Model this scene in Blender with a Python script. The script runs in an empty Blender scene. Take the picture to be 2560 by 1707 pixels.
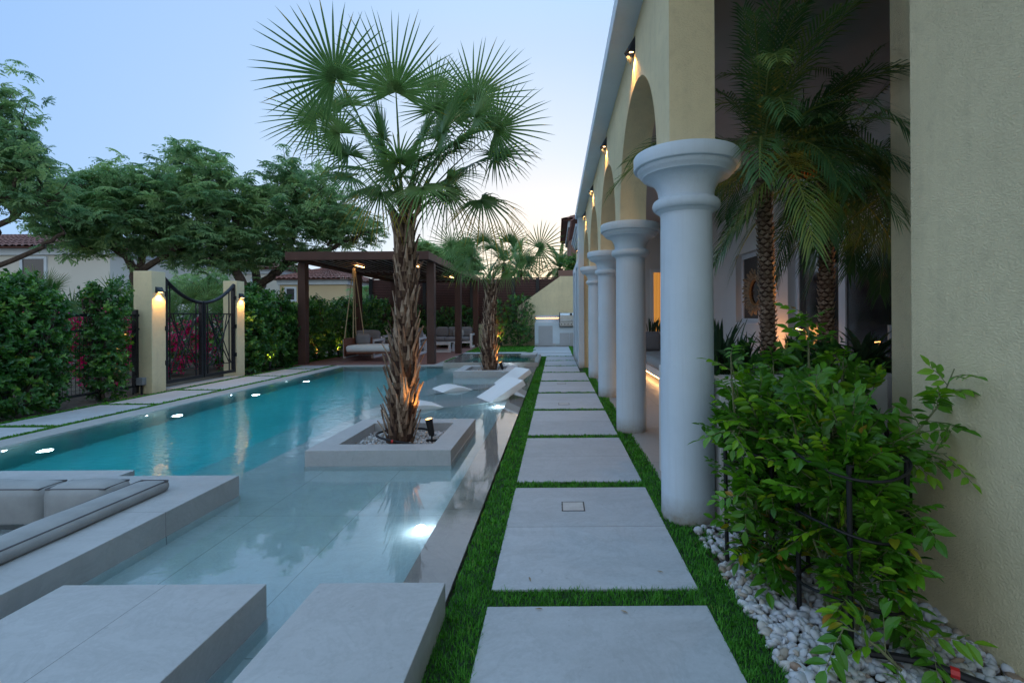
import bpy, math, random
import numpy as np
from mathutils import Vector, Matrix
R = math.radians
SC = bpy.context.scene
COL = SC.collection

# ------------------------------------------------------------------ camera
CAM_H = 1.2
F_PX = 1190.0                      # focal length in pixels of the 2560 wide photograph
cam_d = bpy.data.cameras.new('camera')
cam_d.sensor_width = 36.0
cam_d.lens = F_PX / 2560 * 36
cam_d.shift_x = -(1390 - 1280) / 2560
cam_d.shift_y = -(853.5 - 791.2) / 2560
cam_d.clip_start = 0.05
cam_d.clip_end = 2000
cam = bpy.data.objects.new('camera', cam_d)
COL.objects.link(cam)
cam.matrix_world = Matrix.Translation((0, 0, CAM_H)) @ Matrix.Rotation(R(90), 4, 'X') @ Matrix.Rotation(-0.006, 4, 'Z')
SC.camera = cam

# ------------------------------------------------------------------ sky and sun (sun just above the horizon ahead)
SC.view_settings.view_transform = 'Standard'
SC.view_settings.look = 'None'
SC.view_settings.exposure = EXPOSURE = 2.8
SC.view_settings.gamma = 1.0
SUN_EL, SUN_AZ = 5.0, 2.0
world = bpy.data.worlds.new('World')
SC.world = world
world.use_nodes = True
wn = world.node_tree
wn.nodes.clear()
sky = wn.nodes.new('ShaderNodeTexSky')
sky.sky_type = 'NISHITA'
sky.sun_disc = False
sky.sun_elevation = R(SUN_EL)
sky.sun_rotation = R(SUN_AZ)
sky.altitude = 0
sky.air_density = 1.0
sky.dust_density = 0.6
sky.ozone_density = 2.0
bg = wn.nodes.new('ShaderNodeBackground')
bg.inputs['Strength'].default_value = 0.15
wo = wn.nodes.new('ShaderNodeOutputWorld')
# afterglow: the dusk sky is evened out towards blue overhead and warm white at the sunset
geo = wn.nodes.new('ShaderNodeTexCoord')
sunv = wn.nodes.new('ShaderNodeVectorMath'); sunv.operation = 'DOT_PRODUCT'
sunv.inputs[1].default_value = (math.sin(R(-3)), math.cos(R(-3)), 0.03)
nrmv = wn.nodes.new('ShaderNodeVectorMath'); nrmv.operation = 'NORMALIZE'
wn.links.new(geo.outputs['Generated'], nrmv.inputs[0]); wn.links.new(nrmv.outputs[0], sunv.inputs[0])
half = wn.nodes.new('ShaderNodeMapRange'); half.inputs[1].default_value = -1; half.inputs[2].default_value = 1
wn.links.new(sunv.outputs['Value'], half.inputs[0])
def wramp(src, stops):
    r = wn.nodes.new('ShaderNodeValToRGB'); e = r.color_ramp.elements
    while len(e) < len(stops): e.new(0.5)
    for q, (pos, c) in zip(e, stops): q.position = pos; q.color = (*c, 1)
    wn.links.new(src, r.inputs[0]); return r
g1 = wramp(half.outputs[0], [((d + 1) / 2, c) for d, c in ((-1, (.78, .84, .90)), (-.55, (.66, .74, .86)), (-.1, (.38, .54, .86)), (.3, (.32, .52, .90)), (.65, (.345, .56, .93)), (.80, (.43, .63, .95)), (.89, (.56, .72, .97)), (.955, (.73, .81, .94)), (.985, (.88, .84, .82)), (1.0, (.98, .83, .68)))])
sepz = wn.nodes.new('ShaderNodeSeparateXYZ'); wn.links.new(nrmv.outputs[0], sepz.inputs[0])
g2 = wramp(sepz.outputs['Z'], [(0.0, (0, 0, 0)), (0.50, (0, 0, 0)), (0.85, (1, 1, 1))])
mxz = wn.nodes.new('ShaderNodeMix'); mxz.data_type = 'RGBA'
wn.links.new(g2.outputs[0], mxz.inputs[0]); wn.links.new(g1.outputs[0], mxz.inputs[6]); mxz.inputs[7].default_value = (.56, .88, 1.26, 1)
mxs = wn.nodes.new('ShaderNodeMix'); mxs.data_type = 'RGBA'; mxs.inputs[0].default_value = 0.975
wn.links.new(sky.outputs[0], mxs.inputs[6]); wn.links.new(mxz.outputs[2], mxs.inputs[7])
wn.links.new(mxs.outputs[2], bg.inputs['Color'])
wn.links.new(bg.outputs[0], wo.inputs['Surface'])

sun_d = bpy.data.lights.new('sun', 'SUN')
sun_d.energy = 0.05
sun_d.angle = R(12)
sun_d.color = (1.0, 0.78, 0.6)
sun = bpy.data.objects.new('sun', sun_d)
COL.objects.link(sun)
sd = Vector((math.sin(R(SUN_AZ)) * math.cos(R(6)), math.cos(R(SUN_AZ)) * math.cos(R(6)), math.sin(R(6))))
sun.rotation_euler = (-sd).to_track_quat('-Z', 'Y').to_euler()

cy = SC.cycles
cy.use_denoising = True
cy.max_bounces = 10
cy.diffuse_bounces = 3
cy.glossy_bounces = 4
cy.transmission_bounces = 8
cy.transparent_max_bounces = 12
cy.caustics_reflective = False
cy.caustics_refractive = True
cy.sample_clamp_indirect = 4.0
cy.sample_clamp_direct = 0.0
cy.blur_glossy = 0.5

# ------------------------------------------------------------------ small helpers
def tag(o, label=None, cat=None, group=None, kind=None):
    if label: o['label'] = label
    if cat: o['category'] = cat
    if group: o['group'] = group
    if kind: o['kind'] = kind
    return o

def empty(name, loc=(0, 0, 0), label=None, cat=None, group=None, kind=None, parent=None):
    o = bpy.data.objects.new(name, None)
    o.empty_display_size = 0.1
    COL.objects.link(o)
    o.location = loc
    if parent: o.parent = parent
    return tag(o, label, cat, group, kind)

class MB:
    """collects geometry for one mesh object (world coordinates unless the object has a parent)"""
    def __init__(s): s.v = []; s.f = []; s.r = []
    def add(s, vs, fs, rnd=0.5):
        n = len(s.v)
        s.v += [tuple(p) for p in vs]
        s.f += [tuple(n + i for i in f) for f in fs]
        s.r += [rnd] * len(fs)
        return s
    def box(s, x0, x1, y0, y1, z0, z1):
        vs = [(x0,y0,z0),(x1,y0,z0),(x1,y1,z0),(x0,y1,z0),(x0,y0,z1),(x1,y0,z1),(x1,y1,z1),(x0,y1,z1)]
        return s.add(vs, [(0,3,2,1),(4,5,6,7),(0,1,5,4),(1,2,6,5),(2,3,7,6),(3,0,4,7)])
    def quad(s, a, b, c, d): return s.add([a, b, c, d], [(0, 1, 2, 3)])
    def prism(s, poly, axis, a0, a1):
        """poly: list of 2d points; axis: extrusion axis; other two axes in order"""
        def mk(p, a):
            if axis == 'x': return (a, p[0], p[1])
            if axis == 'y': return (p[0], a, p[1])
            return (p[0], p[1], a)
        n = len(poly)
        vs = [mk(p, a0) for p in poly] + [mk(p, a1) for p in poly]
        fs = [tuple(range(n)), tuple(range(2 * n - 1, n - 1, -1))]
        fs += [(i, i + n, (i + 1) % n + n, (i + 1) % n) for i in range(n)]
        return s.add(vs, fs)
    def tube(s, pts, rad, n=8, cap=True):
        pts = [Vector(p) for p in pts]
        rads = rad if isinstance(rad, (list, tuple)) else [rad] * len(pts)
        vs = []; fs = []
        up = None
        for i, p in enumerate(pts):
            t = (pts[min(i + 1, len(pts) - 1)] - pts[max(i - 1, 0)]).normalized()
            if up is None:
                up = t.orthogonal().normalized()
            up = (up - t * up.dot(t))
            up = up.normalized() if up.length > 1e-6 else t.orthogonal().normalized()
            w = t.cross(up)
            for k in range(n):
                a = 2 * math.pi * k / n
                vs.append(p + (up * math.cos(a) + w * math.sin(a)) * rads[i])
        for i in range(len(pts) - 1):
            for k in range(n):
                a = i * n + k; b = i * n + (k + 1) % n
                fs.append((a, b, b + n, a + n))
        if cap:
            fs.append(tuple(range(n - 1, -1, -1)))
            m = (len(pts) - 1) * n
            fs.append(tuple(range(m, m + n)))
        return s.add(vs, fs)
    def lathe(s, prof, c=(0, 0, 0), n=48, axis='z'):
        vs = []; fs = []
        for (r, z) in prof:
            for k in range(n):
                a = 2 * math.pi * k / n
                vs.append((c[0] + r * math.cos(a), c[1] + r * math.sin(a), c[2] + z))
        m = len(prof)
        for i in range(m - 1):
            for k in range(n):
                a = i * n + k; b = i * n + (k + 1) % n
                fs.append((a, b, b + n, a + n))
        fs.append(tuple(range(n - 1, -1, -1)))
        fs.append(tuple(range((m - 1) * n, m * n)))
        return s.add(vs, fs)
    def build(s, name, mat, parent=None, label=None, cat=None, group=None, kind=None, smooth=False, bevel=0.0, seg=2, sharp=40):
        me = bpy.data.meshes.new(name)
        me.from_pydata(s.v, [], s.f)
        me.update()
        if mat: me.materials.append(mat)
        o = bpy.data.objects.new(name, me)
        COL.objects.link(o)
        if parent:
            o.parent = parent
            o.matrix_parent_inverse = Matrix.Translation(-Vector(parent.location))
        if smooth:
            me.shade_smooth()
            try: me.set_sharp_from_angle(angle=R(sharp))
            except Exception: pass
        if bevel:
            b = o.modifiers.new('bevel', 'BEVEL'); b.width = bevel; b.segments = seg
            b.limit_method = 'ANGLE'; b.angle_limit = R(50)
            b.harden_normals = False
        return tag(o, label, cat, group, kind)

def np_mesh(name, V, Fc, mat, rnd=None, parent=None, label=None, cat=None, group=None, kind=None, smooth=False):
    """V (N,3) float, Fc (M,k) int; rnd: one random number per face stored as attribute"""
    V = np.asarray(V, dtype=np.float32); Fc = np.asarray(Fc, dtype=np.int32)
    me = bpy.data.meshes.new(name)
    M, k = Fc.shape
    me.vertices.add(len(V)); me.vertices.foreach_set('co', V.ravel())
    me.loops.add(M * k); me.loops.foreach_set('vertex_index', Fc.ravel())
    me.polygons.add(M)
    me.polygons.foreach_set('loop_start', np.arange(0, M * k, k, dtype=np.int32))
    me.polygons.foreach_set('loop_total', np.full(M, k, dtype=np.int32))
    me.polygons.foreach_set('use_smooth', np.full(M, smooth, dtype=bool))
    if rnd is not None:
        at = me.attributes.new('rnd', 'FLOAT', 'FACE')
        at.data.foreach_set('value', np.asarray(rnd, dtype=np.float32))
    me.update(calc_edges=True)
    me.materials.append(mat)
    o = bpy.data.objects.new(name, me)
    COL.objects.link(o)
    if parent:
        o.parent = parent
        o.matrix_parent_inverse = Matrix.Translation(-Vector(parent.location))
    return tag(o, label, cat, group, kind)

def copy_tree(o, parent=None):
    c = o.copy(); COL.objects.link(c)
    if parent:
        c.parent = parent
    for ch in [x for x in list(o.children)]:
        copy_tree(ch, c)
    return c

def norm(a): return a / np.maximum(np.linalg.norm(a, axis=-1, keepdims=True), 1e-9)

# ------------------------------------------------------------------ materials
def new_mat(name):
    m = bpy.data.materials.new(name); m.use_nodes = True
    nt = m.node_tree
    return m, nt, nt.nodes['Principled BSDF']

def N(nt, t, **kw):
    n = nt.nodes.new(t)
    for k, v in kw.items(): setattr(n, k, v)
    return n

def noise(nt, vec, scale, detail=4, rough=0.55, dist=0.0):
    n = N(nt, 'ShaderNodeTexNoise'); n.inputs['Scale'].default_value = scale
    n.inputs['Detail'].default_value = detail; n.inputs['Roughness'].default_value = rough
    n.inputs['Distortion'].default_value = dist
    if vec: nt.links.new(vec, n.inputs['Vector'])
    return n

def ramp(nt, fac, stops):
    r = N(nt, 'ShaderNodeValToRGB')
    els = r.color_ramp.elements
    while len(els) < len(stops): els.new(0.5)
    for e, (p, c) in zip(els, stops):
        e.position = p; e.color = (*c, 1)
    nt.links.new(fac, r.inputs[0])
    return r

def mth(nt, op, a, b=None, clamp=False):
    n = N(nt, 'ShaderNodeMath', operation=op); n.use_clamp = clamp
    for i, x in enumerate((a, b)):
        if x is None: continue
        if isinstance(x, (int, float)): n.inputs[i].default_value = x
        else: nt.links.new(x, n.inputs[i])
    return n.outputs[0]

def mixc(nt, fac, a, b, mode='MIX'):
    n = N(nt, 'ShaderNodeMix', data_type='RGBA', blend_type=mode)
    for sock, x in ((n.inputs[0], fac), (n.inputs[6], a), (n.inputs[7], b)):
        if isinstance(x, (int, float)): sock.default_value = x
        elif isinstance(x, tuple): sock.default_value = (*x, 1)
        else: nt.links.new(x, sock)
    return n.outputs[2]

def objco(nt): return N(nt, 'ShaderNodeTexCoord').outputs['Object']

def wpos(nt): return N(nt, 'ShaderNodeNewGeometry').outputs['Position']

def bump(nt, bsdf, h, strength, dist=0.02):
    b = N(nt, 'ShaderNodeBump'); b.inputs['Strength'].default_value = strength
    b.inputs['Distance'].default_value = dist
    nt.links.new(h, b.inputs['Height']); nt.links.new(b.outputs[0], bsdf.inputs['Normal'])

def m_plain(name, col, rough=0.6, metal=0.0, var=0.15, scale=6.0, bmp=0.0, bscale=80, spec=0.5):
    m, nt, p = new_mat(name)
    co = wpos(nt)
    n = noise(nt, co, scale, 5, 0.6)
    c = ramp(nt, n.outputs[0], [(0.3, tuple(x * (1 - var) for x in col)), (0.7, tuple(min(1, x * (1 + var)) for x in col))])
    nt.links.new(c.outputs[0], p.inputs['Base Color'])
    r = mth(nt, 'MULTIPLY_ADD', n.outputs[0], 0.25); nt.nodes[-1].inputs[2].default_value = rough - 0.12
    nt.links.new(r, p.inputs['Roughness'])
    p.inputs['Metallic'].default_value = metal
    p.inputs['Specular IOR Level'].default_value = spec
    if bmp:
        b = noise(nt, co, bscale, 3, 0.6)
        bump(nt, p, b.outputs[0], bmp, 0.01)
    return m

def m_stucco(name, col, strength=0.5, scale=85, var=0.06):
    m, nt, p = new_mat(name)
    co = wpos(nt)
    mp = N(nt, 'ShaderNodeMapping'); mp.inputs['Scale'].default_value = (1, 1, 1.6)
    nt.links.new(co, mp.inputs[0])
    big = noise(nt, co, 1.3, 5, 0.6)
    c = ramp(nt, big.outputs[0], [(0.25, tuple(x * (1 - var * 1.5) for x in col)), (0.75, tuple(x * (1 + var) for x in col))])
    st = noise(nt, co, 14, 6, 0.7)
    c2 = mixc(nt, mth(nt, 'MULTIPLY', mth(nt, 'SUBTRACT', st.outputs[0], 0.50, True), 1.3), c.outputs[0], tuple(x * 0.62 for x in col))
    mp2 = N(nt, 'ShaderNodeMapping'); mp2.inputs['Scale'].default_value = (9, 9, 0.5); nt.links.new(co, mp2.inputs[0])
    rn_ = noise(nt, mp2.outputs[0], 1, 5, 0.65)
    c2 = mixc(nt, mth(nt, 'MULTIPLY', mth(nt, 'SUBTRACT', rn_.outputs[0], 0.52, True), 1.1), c2, tuple(x * 0.6 for x in col))
    nt.links.new(c2, p.inputs['Base Color'])
    p.inputs['Roughness'].default_value = 0.85
    p.inputs['Specular IOR Level'].default_value = 0.2
    g = noise(nt, mp.outputs[0], scale, 3, 0.5, 0.6)
    g2 = ramp(nt, g.outputs[0], [(0.38, (0, 0, 0)), (0.62, (1, 1, 1))])
    g3 = noise(nt, co, scale * 3, 2, 0.5)
    h = mth(nt, 'ADD', g2.outputs[0], mth(nt, 'MULTIPLY', g3.outputs[0], 0.4))
    bump(nt, p, h, strength, 0.004)
    return m

def grid_lines(nt, co, x0, px, y0, py, w):
    """1 on the joint lines of a grid laid in world x,y"""
    sp = N(nt, 'ShaderNodeSeparateXYZ'); nt.links.new(co, sp.inputs[0])
    out = None
    for ax, o, per in (('X', x0, px), ('Y', y0, py)):
        if not per: continue
        a = mth(nt, 'SUBTRACT', sp.outputs[ax], o)
        a = mth(nt, 'DIVIDE', a, per)
        a = mth(nt, 'FRACT', a)
        a = mth(nt, 'ABSOLUTE', mth(nt, 'SUBTRACT', a, 0.5))
        l = mth(nt, 'GREATER_THAN', a, 0.5 - w / per / 2)
        out = l if out is None else mth(nt, 'MAXIMUM', out, l)
    return out

def m_tile(name, col, grid=None, rough=0.5, var=0.10, joint=(0.12, 0.12, 0.12), streak=0.06, w=0.004, bmp=0.06):
    m, nt, p = new_mat(name)
    co = wpos(nt)
    mp = N(nt, 'ShaderNodeMapping'); mp.inputs['Rotation'].default_value = (0, 0, 0.5); mp.inputs['Scale'].default_value = (1.0, 3.0, 1.0)
    nt.links.new(co, mp.inputs[0])
    n1 = noise(nt, mp.outputs[0], 2.2, 8, 0.65, 0.8)
    n2 = noise(nt, co, 60, 4, 0.7)
    f = mth(nt, 'ADD', mth(nt, 'MULTIPLY', n1.outputs[0], 0.6), mth(nt, 'MULTIPLY', n2.outputs[0], 0.4))
    c = ramp(nt, f, [(0.32, tuple(x * (1 - var) for x in col)), (0.5, col), (0.68, tuple(min(1, x * (1 + var)) for x in col))])
    out = c.outputs[0]
    ve = noise(nt, co, 3.1, 9, 0.72, 1.6)
    vein = mth(nt, 'SUBTRACT', 1.0, mth(nt, 'MULTIPLY', mth(nt, 'ABSOLUTE', mth(nt, 'SUBTRACT', ve.outputs[0], 0.5)), 22.0), True)
    out = mixc(nt, mth(nt, 'MULTIPLY', vein, 0.22), out, tuple(x * 0.62 for x in col))
    sm = noise(nt, co, 0.9, 4, 0.6)
    out = mixc(nt, mth(nt, 'MULTIPLY', mth(nt, 'SUBTRACT', sm.outputs[0], 0.48, True), 1.3, True), out, tuple(x * 0.72 for x in col))
    if grid and grid[3]:
        # every tile has its own tone
        sy = N(nt, 'ShaderNodeSeparateXYZ'); nt.links.new(co, sy.inputs[0])
        cell = mth(nt, 'FLOOR', mth(nt, 'DIVIDE', mth(nt, 'SUBTRACT', sy.outputs['Y'], grid[2]), grid[3]))
        wnz = N(nt, 'ShaderNodeTexWhiteNoise', noise_dimensions='1D'); nt.links.new(cell, wnz.inputs['W'])
        out = mixc(nt, mth(nt, 'MULTIPLY', wnz.outputs['Value'], 0.16), out, tuple(x * 0.45 for x in col))
    sp = noise(nt, co, 35, 2, 0.5)
    out = mixc(nt, mth(nt, 'MULTIPLY', mth(nt, 'GREATER_THAN', sp.outputs[0], 0.74), 0.35), out, tuple(x * 0.55 for x in col))
    if grid:
        l = grid_lines(nt, co, *grid, w)
        out = mixc(nt, mth(nt, 'MULTIPLY', l, 0.8), out, joint)
    nt.links.new(out, p.inputs['Base Color'])
    r = mth(nt, 'MULTIPLY_ADD', n1.outputs[0], 0.25); nt.nodes[-1].inputs[2].default_value = rough - 0.12
    nt.links.new(r, p.inputs['Roughness'])
    p.inputs['Specular IOR Level'].default_value = 0.35
    bump(nt, p, f, bmp, 0.01)
    return m

def m_leaf(name, stops, trans=0.35, rough=0.45, spec=0.4):
    m, nt, p = new_mat(name)
    at = N(nt, 'ShaderNodeAttribute', attribute_name='rnd')
    c = ramp(nt, at.outputs['Fac'], stops)
    nt.links.new(c.outputs[0], p.inputs['Base Color'])
    p.inputs['Roughness'].default_value = rough
    p.inputs['Specular IOR Level'].default_value = spec
    tr = N(nt, 'ShaderNodeBsdfTranslucent')
    hs = N(nt, 'ShaderNodeHueSaturation'); hs.inputs['Value'].default_value = 1.5; hs.inputs['Saturation'].default_value = 1.1
    nt.links.new(c.outputs[0], hs.inputs['Color']); nt.links.new(hs.outputs[0], tr.inputs[0])
    mx = N(nt, 'ShaderNodeMixShader'); mx.inputs[0].default_value = trans
    nt.links.new(p.outputs[0], mx.inputs[1]); nt.links.new(tr.outputs[0], mx.inputs[2])
    nt.links.new(mx.outputs[0], nt.nodes['Material Output'].inputs['Surface'])
    return m

def m_glow(name, col, strength):
    m, nt, p = new_mat(name)
    p.inputs['Base Color'].default_value = (*col, 1)
    p.inputs['Emission Color'].default_value = (*col, 1)
    p.inputs['Emission Strength'].default_value = strength
    return m

M = {}
M['tile'] = m_tile('stone_tile', (0.425, 0.440, 0.450))
M['tile_block'] = m_tile('stone_block', (0.425, 0.440, 0.450), grid=(-2.06 * 0.7375, 0, 0, 0)) if False else m_tile('stone_block', (0.425, 0.440, 0.450))
M['slab'] = m_tile('slab_tile', (0.50, 0.49, 0.475), var=0.13, rough=0.6)
M['pool_tile'] = m_tile('pool_tile', (0.74, 0.79, 0.82), grid=(-1.265, 0.613, 2.99, 1.226), rough=0.6, w=0.004, joint=(.25,.27,.27))
M['pool_tile_brightened'] = m_tile('pool_tile_brightened', (0.78, 0.85, 0.86), grid=(-1.265, 0.613, 2.99, 1.226), rough=0.6, w=0.005, joint=(.3, .33, .33))  # same tile as the shelf, lightened so the deep water looks brighter lit
M['strip_tile'] = m_tile('overflow_tile', (0.47, 0.44, 0.41), grid=(0, 0, 2.98, 1.226), rough=0.35, w=0.004)
M['coping'] = m_tile('coping_tile', (0.43, 0.435, 0.43), grid=(0, 0, 0.4, 1.2), w=0.005)
M['stucco'] = m_stucco('cream_stucco', (0.78, 0.67, 0.42), 0.55, 95, 0.09)
M['stucco_fine'] = m_stucco('cream_stucco_fine', (0.77, 0.67, 0.43), 0.5, 110, 0.09)
def m_white_masonry():
    m, nt, p = new_mat('white_paint')
    co = wpos(nt)
    n = noise(nt, co, 2.5, 5, 0.65)
    c = ramp(nt, n.outputs[0], [(0.3, (0.55, 0.64, 0.71)), (0.7, (0.62, 0.71, 0.78))])
    mp = N(nt, 'ShaderNodeMapping'); mp.inputs['Scale'].default_value = (30, 30, 1.2); nt.links.new(co, mp.inputs[0])
    st = noise(nt, mp.outputs[0], 1, 5, 0.7)
    c1 = mixc(nt, mth(nt, 'MULTIPLY', mth(nt, 'SUBTRACT', st.outputs[0], 0.52, True), 1.0), c.outputs[0], (0.40, 0.42, 0.43))
    sp = N(nt, 'ShaderNodeSeparateXYZ'); nt.links.new(co, sp.inputs[0])
    mud = mth(nt, 'SUBTRACT', 0.16, sp.outputs['Z'], True)
    mud = mth(nt, 'MULTIPLY', mth(nt, 'MULTIPLY', mud, 12.0), mth(nt, 'MULTIPLY', noise(nt, co, 16, 6, 0.7).outputs[0], 0.9), True)
    c2 = mixc(nt, mud, c1, (0.30, 0.27, 0.22))
    nt.links.new(c2, p.inputs['Base Color']); p.inputs['Roughness'].default_value = 0.6
    p.inputs['Specular IOR Level'].default_value = 0.3
    b1 = noise(nt, co, 35, 3, 0.6); b2 = noise(nt, co, 5, 3, 0.5)
    bump(nt, p, mth(nt, 'ADD', b1.outputs[0], mth(nt, 'MULTIPLY', b2.outputs[0], 2.0)), 0.10, 0.01)
    return m
M['white_paint'] = m_white_masonry()
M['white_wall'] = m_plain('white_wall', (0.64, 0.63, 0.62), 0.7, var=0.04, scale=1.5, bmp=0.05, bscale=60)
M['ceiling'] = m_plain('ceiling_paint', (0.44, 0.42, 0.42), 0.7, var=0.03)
M['floor'] = m_tile('veranda_tile', (0.40, 0.38, 0.36), grid=(0.75, 0.6, 0.3, 1.2), rough=0.45)
M['brown_metal'] = m_plain('brown_powder_coat', (0.080, 0.042, 0.034), 0.6, var=0.14, scale=3, bmp=0.05, bscale=200, spec=0.2)
M['brown_wood'] = m_plain('brown_wood', (0.16, 0.06, 0.035), 0.5, var=0.2, scale=12)
M['slat'] = m_plain('dark_red_slat', (0.085, 0.030, 0.026), 0.5, var=0.2, scale=4)
M['black_metal'] = m_plain('black_metal', (0.012, 0.014, 0.018), 0.3, metal=0.3, var=0.3, scale=30)
M['black_plastic'] = m_plain('black_plastic', (0.005, 0.005, 0.006), 0.6, var=0.2, scale=20)
M['dark_lamp'] = m_plain('anthracite_lamp', (0.025, 0.03, 0.04), 0.4, metal=0.5, var=0.1)
M['grey_plastic'] = m_plain('grey_plastic', (0.22, 0.24, 0.26), 0.5)
M['cushion'] = m_plain('grey_canvas', (0.31, 0.325, 0.33), 0.9, var=0.12, scale=8, bmp=0.25, bscale=600)
M['cushion_dark'] = m_plain('grey_cushion', (0.20, 0.20, 0.215), 0.9, var=0.07, scale=8, bmp=0.2, bscale=400)
M['piping'] = m_plain('dark_piping', (0.10, 0.10, 0.11), 0.9)
M['white_frame'] = m_plain('white_lacquer', (0.72, 0.72, 0.74), 0.35, var=0.03)
M['mattress'] = m_plain('pale_mattress', (0.62, 0.66, 0.68), 0.85, var=0.04)
M['lounger'] = m_plain('lounger_white', (0.72, 0.76, 0.78), 0.35, var=0.03, scale=3)
M['steel'] = m_plain('brushed_steel', (0.55, 0.55, 0.55), 0.3, metal=0.9, var=0.08, scale=10)
M['door_grey'] = m_plain('grey_cabinet', (0.42, 0.43, 0.45), 0.5, var=0.03)
M['rope'] = m_plain('rope', (0.42, 0.33, 0.19), 0.9, var=0.25, scale=60)
M['turf_base'] = m_plain('turf_base', (0.015, 0.045, 0.012), 0.95, var=0.4, scale=30, bmp=0.8, bscale=120)
M['soil'] = m_plain('soil', (0.10, 0.075, 0.05), 0.95, var=0.4, scale=8, bmp=0.6, bscale=50)
M['sand'] = m_plain('garden_ground', (0.22, 0.19, 0.15), 0.95, var=0.3, scale=1)
M['bark'] = m_plain('bark', (0.10, 0.075, 0.06), 0.95, var=0.5, scale=18, bmp=0.8, bscale=40)
M['stem'] = m_plain('stem', (0.16, 0.17, 0.08), 0.8, var=0.3, scale=20)
M['glass'] = m_plain('dark_glass', (0.012, 0.012, 0.014), 0.1, var=0.1, spec=1.0)
M['red'] = m_plain('red_plastic', (0.55, 0.02, 0.02), 0.4)
M['dark'] = m_plain('dark_void', (0.012, 0.010, 0.008), 0.9)
M['warm'] = m_glow('warm_lamp', (1.0, 0.55, 0.2), 2.2)
M['warm_soft'] = m_glow('warm_strip', (1.0, 0.42, 0.12), 1.0)
M['cool'] = m_glow('cool_lamp', (0.85, 0.86, 1.0), 4)
M['wicker'] = m_plain('wicker', (0.30, 0.15, 0.05), 0.8, var=0.6, scale=60, bmp=0.8, bscale=90)
M['straw'] = m_plain('straw', (0.30, 0.23, 0.15), 0.9, var=0.4, scale=30)

def m_deck():
    m, nt, p = new_mat('deck_boards')
    co = wpos(nt)
    mp = N(nt, 'ShaderNodeMapping'); mp.inputs['Scale'].default_value = (1.5, 14, 1); nt.links.new(co, mp.inputs[0])
    n1 = noise(nt, mp.outputs[0], 2, 6, 0.65, 0.4)
    c = ramp(nt, n1.outputs[0], [(0.3, (0.16, 0.075, 0.065)), (0.7, (0.27, 0.135, 0.12))])
    l = grid_lines(nt, co, 0, 0, 11.9, 0.15, 0.010)
    out = mixc(nt, mth(nt, 'MULTIPLY', l, 0.6), c.outputs[0], (0.05, 0.03, 0.03))
    nt.links.new(out, p.inputs['Base Color']); p.inputs['Roughness'].default_value = 0.5
    return m
M['deck'] = m_deck()

def m_roof(name, col):
    m, nt, p = new_mat(name)
    n1 = noise(nt, wpos(nt), 3, 4, 0.6)
    c = ramp(nt, n1.outputs[0], [(0.3, tuple(x * 0.7 for x in col)), (0.7, tuple(x * 1.25 for x in col))])
    nt.links.new(c.outputs[0], p.inputs['Base Color']); p.inputs['Roughness'].default_value = 0.85
    return m
M['roof'] = m_roof('roof_tiles', (0.20, 0.085, 0.065))

def m_water(name, density, col, ripple=0.40):
    m = bpy.data.materials.new(name); m.use_nodes = True
    nt = m.node_tree; nt.nodes.clear()
    out = N(nt, 'ShaderNodeOutputMaterial')
    gl = N(nt, 'ShaderNodeBsdfGlass'); gl.inputs['IOR'].default_value = 1.52
    gl.inputs['Roughness'].default_value = 0.0
    gl.inputs['Color'].default_value = (1, 1, 1, 1)
    co = wpos(nt)
    mpw = N(nt, 'ShaderNodeMapping'); mpw.inputs['Scale'].default_value = (0.6, 1.3, 1.0); nt.links.new(co, mpw.inputs[0])
    n1 = noise(nt, co, 2.2, 2, 0.5)
    n2 = noise(nt, mpw.outputs[0], 13.0, 3, 0.6, 0.5)
    # waves stronger over the deep pool away from the sheltered shelf
    sp = N(nt, 'ShaderNodeSeparateXYZ'); nt.links.new(co, sp.inputs[0])
    w = N(nt, 'ShaderNodeMapRange'); nt.links.new(sp.outputs['X'], w.inputs[0])
    w.inputs[1].default_value = -1.6; w.inputs[2].default_value = -3.0; w.inputs[3].default_value = 0.0; w.inputs[4].default_value = 1.0
    h = mth(nt, 'ADD', mth(nt, 'MULTIPLY', mth(nt, 'MULTIPLY', n1.outputs[0], 0.5), mth(nt, 'ADD', w.outputs[0], 0.10)), mth(nt, 'MULTIPLY', mth(nt, 'MULTIPLY', n2.outputs[0], 0.95), mth(nt, 'ADD', w.outputs[0], 0.04)))
    b = N(nt, 'ShaderNodeBump'); b.inputs['Strength'].default_value = ripple; b.inputs['Distance'].default_value = 0.012
    nt.links.new(h, b.inputs['Height']); nt.links.new(b.outputs[0], gl.inputs['Normal'])
    nt.links.new(gl.outputs[0], out.inputs['Surface'])
    va = N(nt, 'ShaderNodeVolumeAbsorption'); va.inputs['Density'].default_value = density
    va.inputs['Color'].default_value = (*col, 1)
    nt.links.new(va.outputs[0], out.inputs['Volume'])
    return m
M['water'] = m_water('pool_water', 0.85, (0.0, 0.93, 0.962))
# ================================================================== ground, pool, paving
S = dict(kind='structure')
g = MB()
for (x0, x1, y0, y1) in ((-90, -5.46, -12, 11.7), (-0.43, 90, -12, 160), (-90, -0.43, 13.6, 160), (-90, -2.9, 11.7, 13.6), (-5.46, -0.43, -12, -1.4)):
    g.quad((x0, y0, -0.02), (x1, y0, -0.02), (x1, y1, -0.02), (x0, y1, -0.02))
g.build('ground', M['soil'], **S)

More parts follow.
